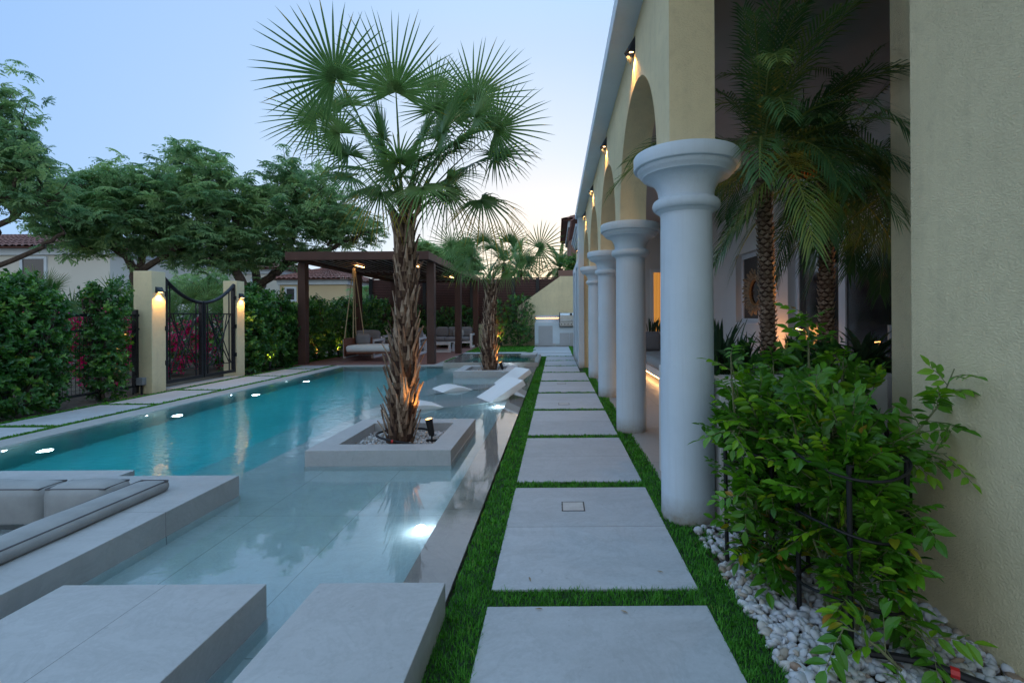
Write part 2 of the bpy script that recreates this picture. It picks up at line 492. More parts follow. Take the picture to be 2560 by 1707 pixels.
pool = MB()
pool.box(-2.49, -0.70, -1.5, 11.7, -1.6, -0.15)
pool.box(-3.14, -2.49, -1.5, 11.7, -1.6, -0.60)
MB().box(-5.3, -3.14, -1.5, 11.7, -1.6, -1.25).build('pool_floor', M['pool_tile_brightened'], **S)
pool.build('pool_floor', M['pool_tile'], **S)
MB().box(-0.70, -0.475, -1.5, 11.3, -1.6, -0.004).build('overflow_edge', M['strip_tile'], **S)
c_ = MB()
c_.box(-5.49, -5.20, -1.5, 11.93, -1.6, 0.014)
c_.box(-5.20, -2.69, 11.65, 11.93, -1.6, 0.016)
c_.box(-3.05, -2.69, 11.93, 14.4, -0.3, 0.018)
c_.box(-2.69, -0.72, 13.7, 14.4, -0.3, 0.018)
c_.build('pool_coping', M['coping'], bevel=0.003, **S)
MB().box(-0.475, -0.452, -1.5, 14.3, -0.5, -0.16).build('drain_channel', M['dark'], **S)
MB().box(-5.3, -0.473, -1.45, 11.68, -1.5, 0.003).build('pool_water', M['water'], **S)

def ring_box(mb, x0, x1, y0, y1, ix0, ix1, iy0, iy1, z0, z1):
    mb.box(x0, x1, y0, iy0, z0, z1); mb.box(x0, x1, iy1, y1, z0, z1)
    mb.box(x0, ix0, iy0, iy1, z0, z1); mb.box(ix1, x1, iy0, iy1, z0, z1)

# raised spa
spa = empty('spa', (-1.56, 12.4, 0), 'raised square spa tub brimming with water behind the small palm planter', 'spa pool')
m_ = MB(); ring_box(m_, -2.69, -0.43, 11.31, 13.7, -2.25, -0.68, 11.5, 13.1, -1.5, 0.112)
m_.box(-2.25, -0.68, 11.5, 13.1, -1.5, -0.62)
m_.build('basin', M['strip_tile'], spa, bevel=0.002)
MB().box(-2.684, -0.436, 11.316, 13.694, -0.7, 0.12).build('water', M['water'], spa)
MB().box(-0.98, -0.55, 13.0, 13.9, 0.0, 0.16).build('step', M['coping'], spa, bevel=0.003)

# path on the house side
GAPC = [2.02 + 1.357 * k for k in range(-2, 10)]
GAPW = 0.12
turf = MB()
turf.box(-0.452, 0.755, -1.5, 14.26, -0.4, 0.0)
turf.box(-0.95, 0.62, 14.9, 19.0, -0.4, -0.001)
turf.box(-3.05, -0.95, 14.4, 19.4, -0.4, -0.002)
turf.box(-6.47, -5.49, 0.5, 11.93, -0.4, 0.0)
turf.box(-7.0, -6.6, 11.9, 19.3, -0.4, 0.001)
turf.build('lawn_base', M['turf_base'], **S)
M['slab_r'] = m_tile('slab_tile_r', (0.45, 0.475, 0.50), grid=(0, 0, GAPC[0] + 0.6785, 1.357), var=0.14, rough=0.6, w=0.004)
M['slab_l'] = m_tile('slab_tile_l', (0.45, 0.475, 0.50), var=0.12, rough=0.6)
sl = MB()
SLABS = []
for a, b in zip(GAPC[:-1], GAPC[1:]):
    SLABS.append((-0.29, 0.615 if b < 11.2 else 0.51, a + GAPW / 2, b - GAPW / 2))
SLABS += [(-0.72, 0.50, 14.32, 15.5), (-0.80, 0.50, 15.62, 16.9), (-0.85, 0.50, 17.02, 18.9)]
for q in SLABS: sl.box(q[0], q[1], q[2], q[3], -0.05, 0.010)
sl.build('path', M['slab_r'], bevel=0.004, **S)
sl = MB()
for (a, b) in ((1.1, 2.4), (2.52, 3.86), (3.98, 5.26), (5.38, 6.60), (6.72, 7.90), (8.02, 9.78), (9.90, 11.08), (11.20, 11.93)):
    SLABS.append((-6.33, -5.62, a, b)); sl.box(-6.33, -5.62, a, b, -0.05, 0.012)
for (a, b) in ((-1.92, -0.98), (-3.05, -2.08)):
    SLABS.append((a, b, 15.5, 16.05)); sl.box(a, b, 15.5, 16.05, -0.05, 0.012)
sl.build('path', M['slab_l'], bevel=0.004, **S)
MB().box(-6.60, -3.05, 11.93, 19.3, -0.4, 0.020).build('pergola_deck', M['deck'], **S)
fl = MB(); fl.box(0.755, 3.1, 2.7, 11.4, -0.4, 0.004); fl.build('veranda_floor', M['floor'], **S)

# cut-out drain covers in the slabs
def drain(x, y, s, label):
    e = empty('drain_cover', (x, y, 0.012), label, 'drain cover', 'tiled drain covers in the paving slabs')
    t = 0.006
    m = MB()
    m.box(x - s, x + s, y - s, y - s + t, 0.0, 0.0125); m.box(x - s, x + s, y + s - t, y + s, 0.0, 0.0125)
    m.box(x - s, x - s + t * 1.4, y - s + t, y + s - t, 0.0, 0.0125); m.box(x + s - t * 1.4, x + s, y - s + t, y + s - t, 0.0, 0.0125)
    m.build('frame', M['black_metal'], e)
    MB().box(x - s + t * 1.4, x + s - t * 1.4, y - s + t, y + s - t, 0.0, 0.0118).build('cover', M['slab'], e)
drain(0.10, 2.985, 0.072, 'square tiled drain cover in the second slab from the front of the house path')
drain(0.10, 6.5, 0.075, 'square drain cover in the path slab level with the near floating lounger')
drain(0.09, 8.45, 0.075, 'square drain cover in the path slab just before the far planter palm')
drain(0.07, 11.35, 0.07, 'smallest and farthest drain cover in the path, beside the spa')

# ================================================================== stepping blocks, sunken seating, planters in the pool
M['blk_seam'] = m_tile('stone_block_seam', (0.425, 0.440, 0.450), grid=(-1.565, 0.80, 0, 0), w=0.003, rough=0.45)
BT = 0.138
BLK1 = MB().box(-0.955, -0.45, 0.1, 1.91, -0.15, BT).build('stepping_block', M['tile_block'], None, 'narrow stone stepping block in the pool corner nearest the grass', 'stepping block', 'stone stepping blocks rising from the shallow water', bevel=0.003)
BLK2 = MB().box(-1.98, -1.165, 0.1, 1.907, -0.15, BT).build('stepping_block', M['blk_seam'], None, 'wide seamed stone stepping block in front of the sunken sofa', 'stepping block', 'stone stepping blocks rising from the shallow water', bevel=0.003)
seat = empty('sunken_seat', (-3.2, 2, 0), 'sunken stone seating pit with a raised stone rim in the pool', 'seating pit')
M['rim'] = m_tile('rim_tile', (0.425, 0.440, 0.450), grid=(0, 0, 2.62, 1.6), w=0.003, rough=0.45)
m_ = MB()
m_.box(-2.64, -2.155, 0.1, 3.23, -1.4, BT)
m_.box(-6.0, -2.64, 2.96, 3.23, -1.4, BT)
m_.build('rim', M['rim'], seat, bevel=0.003)
MB().box(-6.0, -2.98, 3.23, 3.36, -1.4, BT - 0.002).build('rear_ledge', M['tile_block'], seat, bevel=0.003)
MB().box(-6.0, -2.64, 0.1, 2.96, -1.4, -0.30).build('pit_floor', M['tile_block'], seat)

def skirt(parent, x0, x1, y0, y1, sides, z0=-0.149, z1=-0.0):  # added pale skin below the waterline, imitating light scattered in water
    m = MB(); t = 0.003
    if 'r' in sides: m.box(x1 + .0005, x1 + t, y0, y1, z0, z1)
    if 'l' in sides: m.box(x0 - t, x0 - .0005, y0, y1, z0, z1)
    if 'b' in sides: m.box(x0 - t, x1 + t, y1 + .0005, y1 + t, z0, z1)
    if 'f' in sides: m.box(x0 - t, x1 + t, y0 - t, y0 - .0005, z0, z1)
    return m.build('submerged_glow_skin', M['skirt'], parent)
M['skirt'] = m_tile('painted_water_glow', (0.74, 0.78, 0.80), grid=(0, 0, 2.62, 1.6), rough=0.6, w=0.006)  # paler than the stone: underwater scattered light is put into this colour
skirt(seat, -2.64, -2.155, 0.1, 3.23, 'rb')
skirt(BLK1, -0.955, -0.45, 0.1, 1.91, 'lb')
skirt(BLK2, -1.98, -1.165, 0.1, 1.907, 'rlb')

def soft_box(mb, x0, x1, y0, y1, z0, z1, rx=0.03, n=6, crown=0.01, seed=0):
    """cushion: rounded box with slightly swollen, uneven faces"""
    rng = random.Random(seed)
    def grid(a0, a1, k): return [a0 + (a1 - a0) * i / k for i in range(k + 1)]
    nx = max(4, min(40, int((x1 - x0) / 0.05))); ny = max(4, min(40, int((y1 - y0) / 0.05))); nz = max(3, min(10, int((z1 - z0) / 0.04)))
    idx = {}; V = []; F = []
    ph = [rng.uniform(0, 6.28) for _ in range(6)]
    def vert(i, j, k):
        if (i, j, k) in idx: return idx[(i, j, k)]
        u, v, w = i / nx * 2 - 1, j / ny * 2 - 1, k / nz * 2 - 1
        x = (x0 + x1) / 2 + u * (x1 - x0) / 2; y = (y0 + y1) / 2 + v * (y1 - y0) / 2; z = (z0 + z1) / 2 + w * (z1 - z0) / 2
        # round the corners: clamp to inner box then push by radius
        r = min(rx, (x1 - x0) / 2.01, (y1 - y0) / 2.01, (z1 - z0) / 2.01)
        cx = min(max(x, x0 + r), x1 - r); cy_ = min(max(y, y0 + r), y1 - r); cz = min(max(z, z0 + r), z1 - r)
        d = Vector((x - cx, y - cy_, z - cz))
        if d.length > r: d = d.normalized() * r
        p = Vector((cx, cy_, cz)) + d
        wob = math.sin(x * 9 + ph[0]) * math.sin(y * 11 + ph[1]) * 0.35 + math.sin(x * 23 + ph[2] + y * 17) * 0.15
        p.z += (abs(w) > .99) * (1 if w > 0 else -1) * crown * ((1 - u * u) * (1 - v * v)) ** 0.5 * (1 + wob)
        p.y += (abs(v) > .99) * (1 if v > 0 else -1) * crown * 0.7 * ((1 - u * u) * (1 - w * w)) ** 0.5 * (1 + math.sin(x * 15 + ph[3]) * .3)
        p.x += (abs(u) > .99) * (1 if u > 0 else -1) * crown * 0.7 * ((1 - v * v) * (1 - w * w)) ** 0.5 * (1 + math.sin(y * 15 + ph[4]) * .3)
        idx[(i, j, k)] = len(V); V.append(tuple(p)); return idx[(i, j, k)]
    for k in (0, nz):
        for i in range(nx):
            for j in range(ny):
                q = (vert(i, j, k), vert(i + 1, j, k), vert(i + 1, j + 1, k), vert(i, j + 1, k)); F.append(q if k else q[::-1])
    for j in (0, ny):
        for i in range(nx):
            for k in range(nz):
                q = (vert(i, j, k), vert(i + 1, j, k), vert(i + 1, j, k + 1), vert(i, j, k + 1)); F.append(q if not j else q[::-1])
    for i in (0, nx):
        for j in range(ny):
            for k in range(nz):
                q = (vert(i, j, k), vert(i, j + 1, k), vert(i, j + 1, k + 1), vert(i, j, k + 1)); F.append(q[::-1] if not i else q)
    return mb.add(V, F)

def cushion(x0, x1, y0, y1, z0, z1, mat, label, group=None, name='cushion', cat='cushion', parent=None, pipe=True, rx=0.035, crown=0.012, seed=1):
    m = MB(); soft_box(m, x0, x1, y0, y1, z0, z1, rx, crown=crown, seed=seed)
    o = m.build(name, mat, parent, label, cat if label else None, group, smooth=True, sharp=80)
    if pipe:
        r = 0.005; k = rx * 0.42
        p = MB(); loop = [(x0 + k, y0 + k, z1 - k * .6), (x1 - k, y0 + k, z1 - k * .6), (x1 - k, y1 - k, z1 - k * .6), (x0 + k, y1 - k, z1 - k * .6), (x0 + k, y0 + k, z1 - k * .6)]
        p.tube(loop, r, 6, cap=False)
        p.build('piping', M['piping'], o)
    return o
GC = 'grey canvas cushions of the sunken sofa'
cushion(-2.60, -2.405, 0.15, 2.975, BT - 0.01, 0.205, M['cushion'], 'long grey bolster cushion lying along the rim of the sunken sofa', GC, seed=3)
cushion(-3.04, -2.66, 2.80, 2.99, -0.075, 0.205, M['cushion'], 'rightmost grey back cushion standing in the sunken seat', GC, seed=4)
cushion(-3.95, -3.05, 2.80, 2.99, -0.075, 0.205, M['cushion'], 'grey back cushion at the left frame edge of the sunken seat', GC, seed=5)
cushion(-4.16, -2.66, 2.0, 2.79, -0.25, -0.08, M['cushion'], 'wide grey seat cushion on the floor of the sunken seat', GC, seed=6)

M['planter'] = m_tile('planter_tile', (0.425, 0.440, 0.450), rough=0.45)
def pool_planter(x0, x1, y0, y1, label):
    e = empty('palm_planter', ((x0 + x1) / 2, (y0 + y1) / 2, 0), label, 'planter', 'square stone planters standing in the pool')
    m = MB(); w = 0.19
    ring_box(m, x0, x1, y0, y1, x0 + w, x1 - w, y0 + w, y1 - w, -0.15, 0.13)
    m.box(x0 + w, x1 - w, y0 + w, y1 - w, -0.15, 0.02)
    m.build('border', M['planter'], e, bevel=0.002)
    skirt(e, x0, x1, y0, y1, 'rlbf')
    MB().box(x1 + 0.0005, x1 + 0.002, y0 + 0.02, y1 - 0.02, 0.028, 0.034).build('trim', M['white_frame'], e)
pool_planter(-2.035, -0.855, 3.84, 5.02, 'near square stone planter holding the tall palm')
pool_planter(-2.035, -0.855, 9.38, 10.57, 'far square stone planter holding the small palm before the spa')

# ---- pebbles (uncountable)
def ico():
    import bmesh
    bm = bmesh.new(); bmesh.ops.create_icosphere(bm, subdivisions=2, radius=1)
    v = np.array([x.co[:] for x in bm.verts]); f = np.array([[q.index for q in x.verts] for x in bm.faces]); bm.free()
    return v, f
ICO_V, ICO_F = ico()
def pebbles(name, rects, n, size, label, mat, z=0.0, seed=0, avoid=None, layers=2):
    rng = np.random.default_rng(seed)
    Vs = []; Fs = []; rn = []; k = 0
    A = np.array([(r[1] - r[0]) * (r[3] - r[2]) for r in rects]); A = A / A.sum()
    for i in range(n):
        r = rects[rng.choice(len(rects), p=A)]
        c = np.array([rng.uniform(r[0], r[1]), rng.uniform(r[2], r[3]), 0])
        if avoid is not None and avoid(c): continue
        s = size * rng.uniform(0.55, 1.35)
        sc = s * np.array([rng.uniform(.8, 1.3), rng.uniform(.6, 1.0), rng.uniform(.38, .7)])
        c[2] = z + rng.uniform(0, 1) * size * 0.5 * layers
        v = ICO_V.copy()
        # facets / lumps
        for _ in range(4):
            d = norm(rng.normal(size=3)); t = rng.uniform(.45, .8)
            h = v @ d; v = v - np.maximum(h - t, 0)[:, None] * d * 0.85
        v = v * sc
        q = norm(rng.normal(size=4) * np.array([1, .35, .35, 1])); Rm = np.array(Matrix.Rotation(0, 3, 'X'))
        from mathutils import Quaternion
        Rm = np.array(Quaternion(q.tolist()).to_matrix())
        Vs.append(v @ Rm.T + c); Fs.append(ICO_F + k); k += len(v)
        rn.append(np.full(len(ICO_F), rng.uniform()))
    return np_mesh(name, np.concatenate(Vs), np.concatenate(Fs), mat, np.concatenate(rn), label=label, cat='pebbles', kind='stuff', smooth=True)
def m_pebble():
    m, nt, p = new_mat('pebble_stone')
    at = N(nt, 'ShaderNodeAttribute', attribute_name='rnd')
    c = ramp(nt, at.outputs['Fac'], [(0.0, (0.40, 0.41, 0.43)), (0.25, (0.56, 0.57, 0.60)), (0.55, (0.70, 0.71, 0.74)), (0.78, (0.55, 0.53, 0.50)), (0.90, (0.44, 0.36, 0.28)), (0.955, (0.30, 0.17, 0.09)), (1.0, (0.18, 0.18, 0.19))])
    n1 = noise(nt, wpos(nt), 40, 4, 0.6)
    cc = mixc(nt, mth(nt, 'MULTIPLY', n1.outputs[0], 0.4), c.outputs[0], (0.40, 0.38, 0.36))
    nt.links.new(cc, p.inputs['Base Color']); p.inputs['Roughness'].default_value = 0.55
    bump(nt, p, n1.outputs[0], 0.2, 0.01)
    return m
M['pebble'] = m_pebble()
pebbles('pebbles', [(0.762, 1.50, 1.0, 2.70), (0.762, 1.50, 1.0, 2.2), (1.50, 1.93, 2.02, 2.72)], 3300, 0.0215, 'white and tan river pebbles filling the bed between grass strip and cream wall', M['pebble'], -0.004, 3,
        avoid=lambda c: (c[0] - 0.785) ** 2 + (c[1] - 2.86) ** 2 < 0.16 ** 2)
pebbles('pebbles', [(-1.84, -1.05, 4.04, 4.83)], 1500, 0.0145, 'white pebbles filling the near palm planter', M['pebble'], 0.035, 5, avoid=lambda c: (c[0] + 1.44) ** 2 + (c[1] - 4.42) ** 2 < 0.013)
pebbles('pebbles', [(-1.84, -1.05, 9.58, 10.38)], 500, 0.018, 'white pebbles filling the far palm planter', M['pebble'], 0.045, 6)

# ================================================================== floating loungers in the shallow water
def lounger(ox, oy, label, sc=1.0):
    L, W = 1.95, 0.50
    d = Vector((0.83, 0.56, 0)); w = Vector((-0.56, 0.83, 0)); o = Vector((ox, oy, 0))
    top = [(0, -.135), (.10, -.10), (.22, -.048), (.34, .005), (.46, .046), (.58, .062), (.70, .050), (.82, .015), (.94, -.016), (1.06, -.032), (1.18, -.038), (1.30, -.036), (1.40, -.024), (1.46, -.008), (1.95, .27)]
    bot = [(0, -.148), (.10, -.148), (.22, -.142), (.34, -.10), (.46, -.07), (.58, -.06), (.70, -.075), (.82, -.11), (.94, -.148), (1.06, -.149), (1.18, -.149), (1.30, -.149), (1.42, -.135), (1.52, -.095), (1.99, .19)]
    e = empty('pool_lounger', (ox, oy, -0.15), label, 'pool lounger', 'white in-water loungers on the shallow ledge')
    def smooth_prof(pr, n=5):
        out = []
        for i in range(len(pr) - 1):
            p0 = pr[max(i - 1, 0)]; p1 = pr[i]; p2 = pr[i + 1]; p3 = pr[min(i + 2, len(pr) - 1)]
            for k in range(n):
                t = k / n
                out.append(tuple(0.5 * (2 * p1[a] + (p2[a] - p0[a]) * t + (2 * p0[a] - 5 * p1[a] + 4 * p2[a] - p3[a]) * t * t + (-p0[a] + 3 * p1[a] - 3 * p2[a] + p3[a]) * t ** 3) for a in (0, 1)))
        out.append(pr[-1]); return out
    T = smooth_prof(top[:-1]) + [(1.46 + (1.95 - 1.46) * k / 6, -.012 + .282 * k / 6) for k in range(1, 7)]
    B = smooth_prof(bot[:-1]) + [(1.52 + (1.99 - 1.52) * k / 6, -.095 + .285 * k / 6) for k in range(1, 7)]
    T = [(a * sc, b) for a, b in T]; B = [(a * sc, b) for a, b in B]
    n = len(T); m = MB(); vs = []
    for (s_, z) in T: vs += [o + d * s_ + Vector((0, 0, z)), o + d * s_ + w * W + Vector((0, 0, z))]
    for (s_, z) in B: vs += [o + d * s_ + Vector((0, 0, z)), o + d * s_ + w * W + Vector((0, 0, z))]
    fs = []
    k = 2 * n
    for i in range(n - 1):
        a = 2 * i
        fs.append((a, a + 2, a + 3, a + 1)); fs.append((k + a, k + a + 1, k + a + 3, k + a + 2))
        fs.append((a, k + a, k + a + 2, a + 2)); fs.append((a + 1, a + 3, k + a + 3, k + a + 1))
    fs.append((0, 1, k + 1, k)); e2 = 2 * (n - 1); fs.append((e2, k + e2, k + e2 + 1, e2 + 1))
    m.add(vs, fs)
    m.build('shell', M['lounger'], e, smooth=True, sharp=35, bevel=0.006)
    # prop under the raised back
    p = MB(); pl = [(1.62 * sc, -.149), (1.78 * sc, -.149), (1.80 * sc, .06), (1.72 * sc, .015)]
    vv = [o + d * a + w * 0.12 + Vector((0, 0, z)) for a, z in pl] + [o + d * a + w * 0.38 + Vector((0, 0, z)) for a, z in pl]
    p.add(vv, [(0, 1, 2, 3), (7, 6, 5, 4)] + [(i, i + 4, (i + 1) % 4 + 4, (i + 1) % 4) for i in range(4)])
    p.build('prop', M['lounger'], e)
lounger(-2.30, 5.80, 'near white in-water lounger with its back raised over the ledge light', 1.12)
lounger(-2.09, 7.38, 'farther white in-water lounger beside the far stone planter')

# ================================================================== villa with arcade
villa = empty('villa', (2.0, 7.0, 0), 'cream rendered villa with a white columned arcade and round arches beside the path', 'villa')
X0, X1 = 0.655, 0.915
ARCH = [(3.935, 0.87), (6.06, 0.87), (8.225, 0.87), (10.27, 0.84)]
CY = [2.86, 5.0, 7.14, 9.3]
poly = [(2.72, 2.145)]
for (cyy, r) in ARCH:
    sp = 2.215
    poly.append((cyy - r, 2.145))
    for k in range(0, 41):
        a = math.pi - math.pi * k / 40
        poly.append((cyy + r * math.cos(a), sp + r * math.sin(a)))
    poly.append((cyy + r, 2.145) if cyy < 10 else (cyy + r, 0.0))
poly += [(11.36, 0.0), (11.36, 3.52), (2.72, 3.52)]
MB().prism(poly, 'x', X0, X1).build('arcade_wall', M['stucco'], villa, smooth=True, sharp=30)
def column(cyy, parent):
    c = (0.785, cyy, 0)
    sh = [(0.152, -0.02), (0.155, 0.02), (0.155, 0.4), (0.154, 1.2), (0.150, 1.78), (0.150, 1.80)]
    o = MB().lathe(sh, c, 64).build('column', M['white_paint'], parent, smooth=True, sharp=50)
    cap = [(0.150, 1.79), (0.153, 1.805), (0.175, 1.822)]
    for k in range(13):
        a = -math.pi / 2 + math.pi * k / 12
        cap.append((0.170 + 0.028 * math.cos(a), 1.857 + 0.034 * math.sin(a)))
    cap += [(0.163, 1.897), (0.163, 1.915)]
    for k in range(12):
        t = k / 11; a = t * math.pi / 2
        cap.append((0.163 + 0.095 * (1 - math.cos(a)) ** 0.9, 1.915 + 0.110 * math.sin(a) ** 1.0))
    cap += [(0.262, 2.034), (0.275, 2.044), (0.284, 2.056), (0.288, 2.070), (0.296, 2.071), (0.306, 2.074), (0.310, 2.082), (0.310, 2.142), (0.306, 2.150), (0.298, 2.153)]
    MB().lathe(cap, c, 96).build('capital', M['white_paint'], o, smooth=True, sharp=40)
for y in CY: column(y, villa)
# eave slab
MB().box(0.47, 7.0, 0.6, 11.42, 3.52, 3.66).build('eave', M['white_paint'], villa, bevel=0.004)
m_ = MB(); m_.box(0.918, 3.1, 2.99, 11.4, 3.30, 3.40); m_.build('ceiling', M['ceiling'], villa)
m_ = MB(); m_.box(X1 + .002, 1.928, 2.722, 2.985, 3.22, 3.515); m_.box(1.928, 3.26, 2.744, 2.985, 3.22, 3.512); m_.build('lintel', M['stucco'], villa)
# near wall and pier
MB().box(1.505, 3.6, -2.0, 2.02, -0.05, 3.515).build('side_wall', M['stucco'], villa, bevel=0.006)
MB().box(1.93, 3.6, 2.30, 2.742, -0.05, 3.518).build('pier', M['stucco_fine'], villa, bevel=0.006)
# inner wall along x = 3.1 with window and door openings
def wall_x(x, t, y0, y1, z0, z1, holes, name, mat, parent):
    m = MB(); ys = sorted(holes); y = y0
    for (a, b, c, d) in ys:
        if a > y: m.box(x, x + t, y, a, z0, z1)
        if c > z0: m.box(x, x + t, a, b, z0, c)
        if d < z1: m.box(x, x + t, a, b, d, z1)
        y = b
    if y < y1: m.box(x, x + t, y, y1, z0, z1)
    return m.build(name, mat, parent)
wall_x(3.1, 0.16, 2.98, 11.4, 0, 3.32, [(3.6, 6.36, 0.0, 2.27), (7.30, 8.2, 1.08, 2.22)], 'rear_wall', M['white_wall'], villa)
MB().box(0.918, 3.1, 11.25, 11.4, 0, 3.3).build('end_wall', M['white_wall'], villa)
def window_x(name, x, y0, y1, z0, z1, parent, fw=0.07, mull=(), pane='glass', extra=None):
    m = MB(); t = 0.05
    m.box(x, x + t, y0, y1, z0, z0 + fw); m.box(x, x + t, y0, y1, z1 - fw, z1)
    m.box(x, x + t, y0, y0 + fw, z0 + fw, z1 - fw); m.box(x, x + t, y1 - fw, y1, z0 + fw, z1 - fw)
    for c in mull: m.box(x, x + t, c - fw * .75, c + fw * .75, z0 + fw, z1 - fw)
    fr = m.build(name, M['white_frame'], parent, bevel=0.004)
    MB().box(x + 0.02, x + 0.03, y0 + fw, y1 - fw, z0 + fw, z1 - fw).build('pane', M[pane], fr)
    return fr
w_ = window_x('window', 3.20, 7.30, 8.2, 1.08, 2.22, villa, mull=())
MB().box(3.09, 3.25, 7.30, 8.2, 1.06, 1.082).build('sill', M['white_frame'], w_)
d_ = window_x('door', 3.20, 3.6, 6.36, 0.02, 2.27, villa, fw=0.085, mull=(4.45, 5.33))
m_ = MB(); m_.box(3.165, 3.2, 4.52, 4.545, 0.95, 1.1); m_.build('handle', M['steel'], d_)
# lit end-wall window, amber curtain
def m_curtain():
    m, nt, p = new_mat('amber_curtain')
    w = N(nt, 'ShaderNodeTexWave'); w.inputs['Scale'].default_value = 9; w.inputs['Distortion'].default_value = 1.5
    nt.links.new(wpos(nt), w.inputs['Vector'])
    c = ramp(nt, w.outputs['Fac'], [(0.0, (0.30, 0.12, 0.02)), (1.0, (0.55, 0.24, 0.05))])
    nt.links.new(c.outputs[0], p.inputs['Base Color']); nt.links.new(c.outputs[0], p.inputs['Emission Color'])
    p.inputs['Emission Strength'].default_value = 0.16
    return m
M['curtain'] = m_curtain()
fr = MB(); fr.box(2.22, 2.30, 11.2, 11.25, 0.0, 2.3); fr.box(3.0, 3.08, 11.2, 11.25, 0.0, 2.3); fr.box(2.30, 3.0, 11.2, 11.25, 2.22, 2.3)
f_ = fr.build('window', M['white_frame'], villa)
MB().box(2.30, 3.0, 11.23, 11.245, 0.0, 2.22).build('pane', M['curtain'], f_)
# garden room wing beyond the arcade
MB().box(0.525, 0.654, 11.04, 11.40, 0.0, 3.518).build('pilaster', M['white_paint'], villa, bevel=0.004)
wall_x(0.522, 0.14, 11.402, 14.45, 0, 2.58, [(11.55, 12.35, 0.03, 2.42), (13.15, 14.1, 0.03, 2.42)], 'wing_wall', M['white_paint'], villa)
MB().box(0.662, 5.0, 14.30, 14.45, 0, 3.4).build('wing_end', M['stucco_fine'], villa)
window_x('window', 0.60, 11.55, 12.35, 0.03, 2.42, villa, fw=0.05)
window_x('window', 0.60, 13.15, 14.1, 0.03, 2.42, villa, fw=0.05)
MB().box(0.62, 5.0, 11.43, 14.43, 2.582, 3.40).build('wing_upper_wall', M['stucco_fine'], villa)
m_ = MB()
for k, (o_, z) in enumerate(((0.56, 3.22), (0.52, 3.29), (0.48, 3.36))): m_.box(o_, 0.66, 11.44, 14.5 - k * .004, z, z + 0.066)
m_.build('cornice', M['white_paint'], villa)

def tiled(mb, a, b, up, rows=6, pitch=0.16, th=0.035):
    """barrel tiles: eave from a to b, slope vector up (eave to ridge)"""
    a = Vector(a); b = Vector(b); up = Vector(up)
    e = (b - a); n = max(2, int(e.length / pitch)); nrm = e.cross(up).normalized()
    if nrm.z < 0: nrm = -nrm
    prof = [(0, 0), (.12, .75), (.3, 1.0), (.5, .75), (.62, 0), (.8, -.35)]
    for r in range(rows):
        v0 = r / rows; v1 = (r + 1) / rows + 0.012
        row = []
        for i in range(n):
            for (u, h) in prof: row.append(((i + u) / n, h))
        row.append((1.0, 0.0))
        vs = []; fs = []
        for (u, h) in row:
            vs.append(a + e * u + up * v0 + nrm * (h * th + th * 0.9))
            vs.append(a + e * u + up * v1 + nrm * (h * th * .85 + 0.0))
            vs.append(a + e * u + up * v0 + nrm * (h * th - th * .2))
        for i in range(len(row) - 1):
            k = 3 * i
            fs.append((k, k + 3, k + 4, k + 1)); fs.append((k, k + 2, k + 5, k + 3))
        mb.add(vs, fs)
    return mb
m_ = MB(); tiled(m_, (0.40, 11.45, 3.47), (0.40, 14.62, 3.47), (0.75, 0, 0.62), 5, 0.17)
m_.build('roof', M['roof'], villa)

# white built-in planter at the veranda opening
pl = empty('veranda_planter', (1.9, 3.2, 0), 'low white built-in planter filled with palms and succulents in the veranda opening', 'planter')
m_ = MB(); ring_box(m_, 0.80, 3.09, 2.99, 3.72, 0.90, 3.0, 3.07, 3.62, 0.0, 0.82)
m_.box(0.945, 1.925, 2.76, 2.989, 0.0, 0.822)
m_.box(0.90, 3.0, 3.07, 3.62, 0.0, 0.74)
m_.build('wall', M['white_wall'], pl, bevel=0.008)
MB().box(0.902, 2.998, 3.072, 3.618, 0.74, 0.775).build('soil', M['soil'], pl)
pebbles('pebbles', [(1.75, 2.6, 3.1, 3.6), (0.95, 2.6, 3.1, 3.6)], 380, 0.024, 'white stones on the soil of the white veranda planter', M['pebble'], 0.78, 11)

